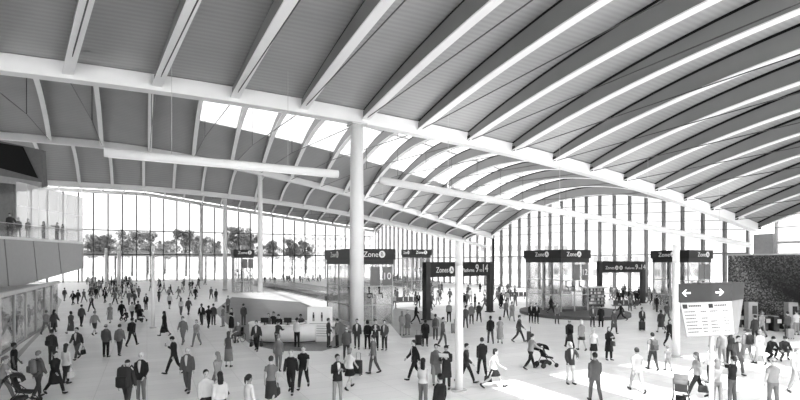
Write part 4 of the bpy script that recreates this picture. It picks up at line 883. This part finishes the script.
# x, y of the feet in the photo | facing | sex pose top bottom hair skin | scale | label | what is carried
PEOPLE = '''
77|359.5|180|m walk jacket:d trousers:c short:k p|1|man in open dark suit striding towards us at the left with a bag|bagL:.12:black briefcase held by the man in the open dark suit at the left
66|383.5|10|f stand2 jacket:w trousers:d long:d m|.97|woman with long dark hair in white jacket and dark trousers at the left|bagR:.8:white handbag of the long haired woman in the white jacket
94.5|335|0|m walk shirt:l shorts:d short:g p|1|man in pale shirt and dark shorts walking away at the left|
106|357|0|m stand jacket:c trousers:k bald:d p|1.03|man in dark grey jacket and black trousers with thinning hair seen from behind at left|
119.5|355.5|0|m step jacket:g trousers:d short:d p|.99|man in mid grey jacket walking beside the man in the dark grey jacket|
132|346|0|m walk2 jacket:d trousers:k short:k m|1.02|man in dark jacket wearing a black backpack walking away at left|pack:.12:black backpack worn by the man walking away at left
81.5|326.5|0|m step jacket:c trousers:d short:d p|1|man in dark grey suit walking away near the shopfront edge|
71|334|300|f walk jacket:c dress:c bob:d p|.96|woman in grey coat dress walking left near the shopfront|
91.5|311.5|180|m walk2 jacket:d trousers:d short:d p|1|man in dark suit approaching in the middle of the left walkway|
121.5|320.5|0|m walk shirt:k trousers:k short:k m|1.02|broad man all in black walking away on the left walkway|
110|323|180|f step tee:l dress:l long:g p|.95|woman in pale long dress on the left walkway|
138|320|0|m step jacket:c trousers:c short:d p|.97|traveller in dark grey with a dark backpack left of the thin pole|pack:.15:dark backpack of the traveller left of the thin pole
132|320|350|f walk shirt:w trousers:d pony:d p|.94|woman in white top with ponytail beside the traveller with a dark backpack|
127|322|180|m crouch shirt:k trousers:k short:k m|.8|child in dark clothes crouching before the woman in white on the left walkway|
146|310|180|m stand jacket:k trousers:d short:d p|1|man in black jacket standing near the thin pole|
159|302|0|f step tee:d trousers:d bob:k m|.95|woman in dark top beyond the thin pole|
169.5|309|0|m step tee:w shorts:d short:d p|1|man in white t-shirt and dark shorts beyond the thin pole|
164.5|336|270|f carry coat:k dress:k long:k b|1|woman in long black coat with big bag right of the thin pole|bagL:.1:big black shopping bag of the woman in the long black coat
183|344|180|m walk jacket:g trousers:g short:d p|1.02|man in mid grey suit walking towards us beside a woman in a pale blouse|
196.5|346|180|f walk2 shirt:l trousers:g bob:g p|.95|woman in pale blouse and grey trousers next to the man in the mid grey suit|
174|374|270|m phone jacket:k trousers:k short:k p|1.02|man in black suit striding left while looking at his phone|phone:.06:black phone in the hand of the man striding left
187.5|392.5|180|m step jacket:c trousers:c bald:l p|1.02|older bald man in dark grey suit walking towards us in the left foreground|
141|402|180|m stand2 jacket:k trousers:g bald:g p|1.05|stocky man in open black jacket and white shirt at the bottom left|
127|411|0|m carry jacket:d trousers:d cap:k p|1.02|traveller seen from behind under a huge backpack at the bottom left|pack:.16:huge dark backpack at the bottom left
38|398|20|m step jacket:c trousers:d short:g p|1.02|man in dark grey jacket with a grey backpack at the bottom left edge|pack:.4:grey backpack on the man at the bottom left edge
55|394|110|f walk coat:k trousers:k bob:d p|.98|woman in long black coat striding right in the left foreground|
14|384|60|m stand2 tee:k trousers:k short:k b|1|man in black t-shirt beside the shopfront glass at the left edge|bagR:.3:grey bag of the man in the black t-shirt
52|364|0|m stand jacket:d trousers:d short:d m|1|man in dark jacket with backpack standing away from us near the shopfront|pack:.2:dark backpack of the man standing near the shopfront
3|401|70|f push tee:l trousers:g pony:g p|.98|woman in pale top pushing a stroller at the left edge|
54|333|0|f walk coat:c trousers:d long:d p|1|woman in dark grey coat walking along the shopfront glass|
46|334|350|m walk2 shirt:l trousers:g short:g p|1|man in pale shirt walking along the shopfront glass|
64.5|301|0|m step jacket:c trousers:g short:d p|1|man in grey jacket at the inner end of the shopfront|
73|305|180|m walk jacket:k trousers:k short:k p|1|man in black suit approaching near the inner end of the shopfront|
78|304|0|m step jacket:d trousers:d short:d p|1|man in dark suit walking away near the inner end of the shopfront|
84|302.5|180|m walk2 shirt:g trousers:c short:d p|1|man in mid grey shirt approaching under the balcony end|
105|303|180|m walk jacket:k trousers:k short:k p|1|man in black suit approaching at the back of the left walkway|
115|304.5|0|m walk2 jacket:g trousers:d short:g p|1|man in grey jacket leaving along the left walkway|
129|305|0|m step jacket:g trousers:g bald:g p|1|man in pale grey suit left of the thin pole at the back|
134.5|305|180|f walk shirt:c trousers:d long:d p|.96|woman in grey blouse beside the man in the pale grey suit|
181|315|0|f step tee:w trousers:g long:k p|.96|woman in white top walking away behind the mid grey suit man|
188.5|315|0|m walk jacket:c trousers:d short:d p|1|man in dark jacket walking away beside the woman in the white top|
201.6|325|180|m step jacket:k trousers:c short:k b|1|man in black jacket approaching at the edge of the dark carpet|
208.5|328|0|m walk tee:k trousers:k short:k b|1.03|man in black t-shirt walking away at the edge of the dark carpet|
213.5|325|0|m stand jacket:c trousers:d short:d p|1|man in dark grey jacket behind the man in the black t-shirt|
216|302|180|f stand shirt:d trousers:d bob:d p|.97|woman in dark blouse near the stair opening|
228|313|200|m stand2 jacket:g trousers:c short:d p|1|man in grey jacket waiting between the stair opening and the dark carpet|
223|326.5|270|f stand shirt:g trousers:l pony:d p|.96|woman in grey shirt and pale trousers left of the information desk|
231.5|332|180|f fold vest:k dress:k bob:k p|1|woman in black dress with folded arms left of the information desk|
243.5|325|0|m stand jacket:c trousers:c short:d p|1|man in dark grey standing behind the wheelchair user|
238|342|200|m sit shirt:g trousers:c short:g p|.98|man in grey shirt sitting in a wheelchair left of the desk|
256.5|351|180|m carry jacket:d trousers:k short:d p|1.02|man in dark jacket carrying two bags before the information desk|bagL:.1:black bag in the left hand of the man before the information desk;bagR:.14:dark bag in the right hand of the man before the information desk
277|348|20|f lean shirt:d trousers:c bun:k p|.95|woman in dark top with hair in a bun leaning on the front of the desk|
278.5|371|0|f step jacket:g trousers:g short:g p|.98|person in mid grey jacket with cropped hair walking towards the desk|
297|347|15|m point shirt:w trousers:k short:k m|1.02|man in white shirt and black trousers pointing at the notice panel|
328.5|347|90|m stand2 jacket:d trousers:d short:d p|1|man in dark jacket talking right of the notice panel|
337|347.5|270|m fold jacket:g trousers:k short:k p|1|man in grey jacket and black trousers facing left beside the notice panel|
228.5|367|0|f stand2 vest:c dress:g long:c p|1|woman in long grey dress with shoulder bag left of the desk|bagL:.12:black shoulder bag of the woman in the long grey dress
218|396|300|f walk shirt:l trousers:g long:g p|1|woman with long fair hair and pale blouse walking left in the foreground|
271|406|0|f step tee:g dress:d bun:d p|1.02|woman in grey top and long dark skirt seen from behind in the foreground|bagR:.12:dark handbag of the woman in the long dark skirt
291|393.5|180|m walk shirt:k trousers:k short:g p|1.02|grey haired man in black shirt walking towards us, left of a pair|
303.5|388.5|180|m walk2 tee:k trousers:k short:g p|1.03|man in black t-shirt walking towards us, right of a pair|
337.5|403|150|m fold jacket:k trousers:l short:k m|1.02|man in black jacket and pale trousers with folded arms in front of the thick column|
206|425|150|m stand shirt:w trousers:d short:k p|1|dark haired man in white shirt cut by the bottom edge at left of centre|
220|428|330|f stand shirt:w trousers:d long:k p|1|woman with long black hair cut by the bottom edge, leftmost of two|
249|432|40|f stand shirt:w trousers:d pony:k m|1|woman with black ponytail cut by the bottom edge, rightmost of two|
346.5|360|0|m stand jacket:c trousers:d bald:d p|1|stooped man in dark grey jacket left of the thick column base|
349.5|389|30|f walk tee:w mini:k bob:g p|.98|fair haired woman in white top and black skirt towing a suitcase|
357|349|180|m step jacket:d trousers:d short:k p|1.02|man in dark suit in front of the thick column|
367.5|349|0|f stand shirt:k trousers:k bob:k p|.98|woman in black just right of the thick column|
375.5|350|180|m fold jacket:d trousers:k short:d p|1.02|man in dark suit with folded arms right of the thick column|
384.5|350|200|m stand2 jacket:c trousers:d short:d p|1|man in dark grey suit, outermost of the group right of the thick column|
373.5|373.5|280|m step jacket:g trousers:c short:d p|1.02|man in mid grey jacket walking left below the thick column|
414.5|379.5|250|m walk jacket:k trousers:k short:k p|1.02|man in black suit walking alone in the centre of the floor|
423|409|30|f stand2 vest:w trousers:g long:k p|1.02|woman in white sleeveless top with long black hair at bottom centre|
436|384|180|f walk2 coat:g trousers:l short:k p|1|woman in checked grey coat left of the centre light pole|
446.5|388.5|200|m read coat:d trousers:d short:k p|1.02|man in long dark coat reading beside the centre light pole|paper:.8:white folded newspaper read by the man in the long dark coat
440|431|330|f stand shirt:k trousers:k bun:k p|1|dark haired woman cut by the bottom edge below the centre light pole|
466|383.5|110|m walk jacket:d trousers:k short:k p|1|man in dark jacket stepping out from behind the centre light pole|
482|376|0|m walk jacket:k trousers:k short:d p|1.02|man in black suit walking away right of the centre light pole|
494|388|90|f stride tee:w mini:k bob:k p|.98|woman in white top and short black skirt striding right of the centre light pole|bagL:.15:black handbag of the woman in the short black skirt
425|346|180|m bend coat:k trousers:k short:k b|1.02|man in long black coat bending over a suitcase left of the portal leg|
435.5|340|10|f step jacket:g trousers:c pony:d p|.98|woman in grey jacket right of the near portal leg|pack:.3:grey backpack of the woman right of the near portal leg
443|346.5|120|m step jacket:c trousers:c short:d p|1.02|man in dark grey suit under the centre portal sign|
449|322|0|m stand shirt:l trousers:k bald:g p|1|man in pale shirt and black trousers under the centre portal sign|
402|335.5|10|f stand2 shirt:l trousers:l long:g p|.98|woman in pale clothes left of the near portal leg, leftmost of two|
407.5|334.5|190|f stand coat:g trousers:l bob:g p|1|woman in pale grey coat left of the near portal leg, rightmost of two|
416|324|100|m walk jacket:k trousers:k short:k p|1|man in black walking just left of the near portal leg|
465.5|328|0|m step jacket:c trousers:c short:d p|1|man in dark grey just right of the centre light pole in the distance|
471.5|324|180|m stand2 jacket:g trousers:d short:d p|1|man in mid grey jacket under the right half of the centre portal|
479|322|0|m walk jacket:d trousers:d short:d p|1|man in dark suit walking away under the right half of the centre portal|
490.5|343.5|0|m step jacket:k trousers:c short:k b|1|man in black jacket and grey trousers beside a woman in a pale dress|
500|343.5|10|f step tee:l dress:l bob:d p|.97|woman in pale dress with white handbag right of the man in the black jacket|bagR:.7:pale handbag of the woman in the pale dress
519|342|100|m walk jacket:c trousers:d short:k p|1.02|man in dark grey jacket towing a trolley before the oval plinth|
530.5|369|70|m push shirt:l trousers:k short:d p|1|man in pale shirt and black trousers pushing a stroller|
531|323|180|m stand jacket:k trousers:k short:k p|.98|man in black suit by the oval plinth, left one of a pair|
536.5|323.5|180|m stand2 jacket:k trousers:k short:d p|.98|man in black suit by the oval plinth, right one of a pair|
557|324|180|f stand shirt:g trousers:c bob:d p|.97|woman in grey standing in front of the oval plinth|
569.5|348|0|m walk coat:d trousers:k bald:d p|1|man in long dark coat walking away before the oval plinth|pack:.12:black backpack on the man in the long dark coat
581.5|350.5|350|f step jacket:l mini:d bob:w p|1.02|white haired woman in pale jacket and short dark skirt before the oval plinth|
593.5|360|180|f stand2 tee:w skirt:k bob:w p|.97|white haired woman in white top and black skirt in mid floor|
609|360|170|f fold coat:k trousers:k scarf:k p|1|woman with dark headscarf and long black coat in mid floor|bagR:.3:grey bag of the woman with the headscarf
570.5|384|170|m hip jacket:d trousers:w bald:l p|1.02|bald man in dark jacket and white trousers at right of centre|
595|402|0|m step jacket:c trousers:c short:k m|1.04|dark haired man in grey suit seen from behind at the bottom right of centre|
637|392|0|m walk jacket:l trousers:l short:d p|1.03|man in pale suit walking away across the sunlit floor|
652.5|370|0|m step tee:g trousers:d short:k p|1.02|man with backpack holding hands with a child|pack:.3:grey backpack of the man walking with a child
668|371|0|m step tee:g trousers:g short:g p|.68|small child in grey beside the man with the backpack|
669.5|347|180|f walk jacket:k trousers:k long:k p|.98|woman in black with long hair left of the right light pole|
642|329|180|m stand jacket:d trousers:d short:d p|.95|person in dark clothes standing behind a suitcase in the right middle distance|
661|333|0|f carry coat:d skirt:d bob:k p|.98|woman in dark coat with a big bag in the right middle distance|bagR:.12:big black bag of the woman in the right middle distance
614|333.5|170|f step coat:c trousers:d long:d p|.98|woman in dark grey coat right of the oval plinth|
592.5|327|180|m stand jacket:c trousers:d short:d p|1|man in dark grey jacket at the right end of the plinth, left of two|
601|327|0|m stand2 coat:k trousers:k short:k p|1|man in long black coat at the right end of the plinth, right of two|
621|321|280|m stride jacket:k trousers:k short:k p|1|man in black suit striding left below the small portal|
630|311|180|f stand tee:g trousers:c long:d p|.96|woman in grey top below the small portal|
697|397|290|f walk tee:l trousers:k long:g p|1|fair woman in pale top and black trousers striding left under the direction board|bagL:.15:dark handbag of the fair woman under the direction board
711|383|330|f stand2 jacket:w trousers:k long:k p|.98|woman in white jacket with long black hair behind the direction board pole|
717|406|20|f photo tee:l trousers:g long:g p|.98|fair woman taking a picture at the bottom right, left one of a couple|
732|404|330|m photo tee:k trousers:c short:d p|1|man in black t-shirt taking a picture at the bottom right, right one of a couple|
722|366|0|m stand shirt:l trousers:l short:g p|1.02|man in pale shirt below the direction board|
730|365|0|f stand jacket:k trousers:k long:d p|.98|woman in black jacket below the right end of the direction board|
738|375|180|m step jacket:c trousers:c short:d p|1.02|man in dark grey jacket right of the direction board|
747|362.5|0|m step shirt:g trousers:g short:d p|1|man with dark backpack right of the direction board|pack:.14:dark backpack right of the direction board
760|364.5|10|f step coat:l trousers:l bob:g p|1|woman in long pale coat walking away at the right|
769|361|180|m crouch jacket:k trousers:k short:k p|1|person in black crouching at the right, left of a pair|
783|361|200|m crouch jacket:d trousers:c short:d p|1|person in dark grey crouching at the right, right of a pair|
755|343|0|m stand jacket:d trousers:d short:k p|1.02|man in dark jacket at the right before the ticket gates|
762|337|0|f step tee:l trousers:l bob:g p|1|woman in pale clothes passing the left ticket gate pillar|
787.5|337|0|m stand jacket:c trousers:d short:d p|1|man in dark grey jacket by the right ticket gate pillar|
796.5|335|0|f stand tee:w trousers:l short:d p|1|person in white top by the right ticket gate pillar|
773|409|0|m stand tee:l trousers:g bald:g p|1.04|bald man in pale shirt seen from behind at the bottom right|
797|394|180|m step shirt:l trousers:l short:g p|1.02|man in pale clothes at the right edge of the floor|
745.5|327|180|m stand2 jacket:k trousers:k short:k p|1|man in black beneath the mural's left end|
657|312|90|m stand jacket:k trousers:d short:k p|1|man in black jacket behind the seats left of the right Zone lift|
667|322|0|m walk jacket:c trousers:c short:d p|1|man in grey suit walking away left of the right light pole|
506|318|0|m walk jacket:g trousers:d short:d p|1|man in grey jacket right of the far portal leg|
512|321|180|f walk coat:l trousers:l bob:d p|1|woman in pale coat right of the far portal leg|
551|316|90|f walk jacket:k trousers:k long:k p|.97|woman in black in front of the glass of the double Zone lift|
'''
def stand_people():
    group = 'travellers on the concourse floor'
    for ln in PEOPLE.strip().split('\n'):
        x,y,fc,sp,sc,lb,ac = (ln.split('|')+[''])[:7]; loc = G(float(x),float(y)); fc = float(fc)
        z = .30 if 'glass of the double' in lb else 0
        if 'sitting in a wheelchair' in lb: z = .0
        t = person(loc,fc,sp,lb,float(sc),group,z)
        for a in filter(None,ac.split(';')):
            k,tone,al = a.split(':',2); tone = float(tone)
            if k == 'bagL': handbag(t,'al',tone,al)
            elif k == 'bagR': handbag(t,'ar',tone,al)
            elif k == 'pack': backpack(t,tone,al,1.45 if 'huge' in al else 1.0)
            elif k == 'phone':
                q = hand_world(t,'ar'); o = empty('mobile_phone',q,t.rotation_euler.z); tag(o,al,'phone'); rbox((0,.01,.02),(.075,.012,.15),.008).build('phone_case',M(tone,.3),o); m = MB(); m.box((0,.002,.02),(.065,.004,.135)); m.build('screen',M(.3,.2),o)
            elif k == 'paper':
                q = (hand_world(t,'ar')+hand_world(t,'al'))/2; o = empty('newspaper',q,t.rotation_euler.z); tag(o,al,'newspaper'); m = MB(); m.hexa([(-.2,-.06,.0),(.2,-.06,.0),(.2,.06,.16),(-.2,.06,.16),(-.2,-.07,.02),(.2,-.07,.02),(.2,.05,.18),(-.2,.05,.18)]); m.build('pages',M(.85),o)
    for x,y,f,tone,l in ((357.5,375,20,.13,'dark upright suitcase towed by the fair haired woman near the thick column'),(418.5,346,180,.12,'black suitcase under the bending man left of the portal leg'),(529,342,100,.25,'grey trolley case towed before the oval plinth'),(642,330.5,180,.11,'black suitcase standing in the right middle distance'),(453,333,90,.5,'pale grey suitcase under the centre portal sign'),(790,339,0,.6,'pale suitcase by the right ticket gate pillar')): suitcase(G(x,y),f,tone,l)
    stroller(G(546,367),70,.12,'black stroller pushed by the man in the pale shirt'); stroller(G(23,405),70,.18,'dark stroller at the bottom left corner'); stroller(G(681,405),30,.35,'grey stroller at the bottom edge under the pale suit man'); stroller(G(141,322),0,.13,'small black stroller near the thin pole')
    wheelchair(G(238,342),200,'dark wheelchair with a seated man left of the desk')
    # staff inside the information desk
    c = bpy.data.objects['information_desk'].matrix_basis
    for x,y,fc,sp,lb in ((-1.35,-.6,170,'f stand tee:g trousers:d bob:d p','woman in grey behind the left end of the desk'),(-.55,-.75,190,'m lean shirt:k trousers:k short:k p','man in black shirt bending behind the desk monitors'),(.85,-.6,180,'m lean shirt:c trousers:d short:k m','dark haired man in grey shirt behind the desk facing the pointing man'),(-1.3,.5,200,'m stand shirt:d trousers:d short:d p','man in dark shirt deep inside the desk at the left')): person(c @ Vector((x,y,0)),fc,sp,lb,1,'staff at the information desk')
    # on the balcony
    fl = 7.28
    for x,Z,fc,sp,lb,sc in ((10,47,120,'m hip coat:d trousers:c short:d p','large dark coated figure at the far left end of the balcony',1.15),(18.5,48.5,150,'f stand shirt:g trousers:l bob:g p','pale grey figure beside the dark coated figure on the balcony',1),(28,50,170,'f stand2 shirt:l trousers:l bob:g p','pale figure on the balcony, second from the glass screen left edge',1),(43.5,52.5,190,'f stand tee:l trousers:g long:d p','woman in pale top and grey trousers in the middle of the balcony',.97),(57,55,180,'m point shirt:l trousers:g short:d p','man on the balcony raising an arm',1.02),(62.5,56.2,190,'f stand shirt:l trousers:l long:d p','woman with long hair behind the man raising an arm on the balcony',.97)):
        person(at(x,Z),fc,sp,lb,sc,'people on the balcony',fl)
    # people inside the shop behind the glass
    for v,u,fc,sp,lb in ((38,-8.5,0,'m stand jacket:d trousers:d short:d p','man in dark jacket behind the shopfront glass, nearest the left edge'),(42,-8.4,90,'m walk jacket:d trousers:d short:d p','man in dark suit behind the shopfront glass, second from the left edge'),(46,-8.7,180,'f stand shirt:l trousers:l long:g p','pale clothed person behind the shopfront glass, third from the left edge'),(49.5,-8.5,0,'m step jacket:k trousers:k short:k p','man in black behind the shopfront glass, fourth from the left edge'),(53,-8.6,180,'f walk shirt:g trousers:c bob:d p','woman in grey deep behind the shopfront glass')): person((u,v,0),fc,sp,lb,1,'people behind the shopfront glass')
    crowds()
CROWD_SPECS = [('dark','m walk jacket:k trousers:k short:k p'),('grey','m walk2 jacket:g trousers:d short:d p'),('pale','f step tee:w trousers:g bob:d p'),('dark','f step coat:k trousers:k long:k p'),('grey','m step jacket:g trousers:c short:d p'),('grey','f walk shirt:g trousers:g bob:d p'),('pale','f step tee:w trousers:l bob:g p'),('pale','m walk shirt:l trousers:l short:g p'),('grey','m stand jacket:c trousers:c short:d p'),('dark','m stand jacket:k trousers:d short:k p')]
def crowds():
    r = random.Random(11); used = []; portals = [o for o in bpy.data.objects if o.name.startswith('portal_sign')]
    legs = {o.name: [sum((Vector(v.co) for v in c.data.vertices), Vector())/len(c.data.vertices) for c in o.children if c.name.startswith('leg')] for o in portals}
    areas = [('at the back of the left walkway',[(86,279.5),(128,279.5),(140,299),(88,299)],64),('near the stair opening left of centre',[(142,284),(205,284),(212,300),(150,300)],20),
             ('along the far glass wall behind the white columns',[(232,278.5),(335,278.5),(338,283.5),(240,283.5)],28),('at the far end above the centre portal',[(393,279.5),(420,279.5),(420,283),(393,283)],10),
             ('in the far middle around the centre portal',[(385,297),(420,292),(485,292),(485,312),(400,316)],30),('beyond the double Zone lift',[(490,291),(525,291),(528,306),(500,310)],11),
             ('around the seats under the small portal',[(608,292),(668,292),(672,310),(615,308)],26),('left of the mural in the distance',[(690,298),(735,298),(738,318),(700,320)],13)]
    for where, poly, n in areas:
        k = tries = 0
        while k < n and tries < 4000:
            tries += 1; xs = [p[0] for p in poly]; ys = [p[1] for p in poly]; x, y = r.uniform(min(xs),max(xs)), r.uniform(min(ys),max(ys)); ins = False
            for i in range(len(poly)):
                (x0,y0),(x1,y1) = poly[i],poly[i-1]
                if (y0 > y) != (y1 > y) and x < (x1-x0)*(y-y0)/(y1-y0)+x0: ins = not ins
            p = G(x,y)
            if not ins or any((p-q).length < 1.0 for q in used) or 20.2 < p.x < 26.8 and 63 < p.y < 117 or 47.2 < p.x < 54.3 and 87 < p.y < 117: continue
            if any(((p-o.location).xy-Vector((2,2.5))).length < 4.6 for o in bpy.data.objects if o.name.startswith('lift_shaft')) or any((p-o.location).xy.length < 1.9 for o in bpy.data.objects if o.name.startswith(('bench','news_kiosk'))) or any((p-(o.matrix_basis @ c2)).xy.length < 1.2 for o in portals for c2 in legs[o.name]): continue
            if p.x > 65.3 or p.y > 149.5: continue
            used.append(p); k += 1; tn, sp = r.choice(CROWD_SPECS)
            person(p, r.choice([0,180,90,270])+r.uniform(-30,30), sp, 'small distant person in %s clothes %s' % (tn,where), r.uniform(.95,1.05), 'distant people in %s clothes %s' % (tn,where))
def all_requests():
    for ln in PEOPLE.strip().split('\n'): request(parse(ln.split('|')[3]))
    for _,sp in CROWD_SPECS: request(parse(sp))
    for sp in ('f stand tee:g trousers:d bob:d p','m lean shirt:k trousers:k short:k p','m stand shirt:d trousers:d short:d p','m hip coat:d trousers:c short:d p','f stand shirt:g trousers:l bob:g p','f stand2 shirt:l trousers:l bob:g p','f stand tee:l trousers:g long:d p','m point shirt:l trousers:g short:d p','f stand shirt:l trousers:l long:d p','m stand jacket:d trousers:d short:d p','m walk jacket:d trousers:d short:d p','f stand shirt:l trousers:l long:g p','m step jacket:k trousers:k short:k p','f walk shirt:g trousers:c bob:d p'): request(parse(sp))
    for w in WORDS: job_text(('text',w))
# ------------------------------------------------------------------ build
all_requests(); run_jobs(); finish_bodies()
build_roof(); build_shell(); build_things(); stand_people()
c = bpy.data.cameras.new('camera'); co = bpy.data.objects.new('camera', c); COL.objects.link(co); c.sensor_width = 36; c.lens = 36*FP/800
c.shift_y = (HY-200)/800; c.clip_end = 1500; c.clip_start = .5; co.location = (0,0,HC); co.rotation_euler = (math.pi/2,0,-(math.pi/2-TH)); S.camera = co
w = bpy.data.worlds.new('sky'); S.world = w; w.use_nodes = True; bg = w.node_tree.nodes['Background']; bg.inputs['Color'].default_value = (1,1,1,1); bg.inputs['Strength'].default_value = 1.1
sl = bpy.data.lights.new('sun','SUN'); sl.energy = 5.5; sl.angle = D2R(.6); so = bpy.data.objects.new('sun',sl); COL.objects.link(so)
so.rotation_euler = Vector((.28,.39,-1)).to_track_quat('-Z','Y').to_euler(); so.location = (10,-20,60)
S.view_settings.view_transform = 'Standard'; S.view_settings.look = 'None'; S.view_settings.exposure = 2.42; S.view_settings.gamma = 1; S.view_settings.use_curve_mapping = False
cy = S.cycles; cy.max_bounces = 10; cy.diffuse_bounces = 5; cy.glossy_bounces = 3; cy.transparent_max_bounces = 24; cy.transmission_bounces = 4; cy.use_denoising = True; cy.caustics_reflective = False; cy.caustics_refractive = False; cy.sample_clamp_indirect = 6
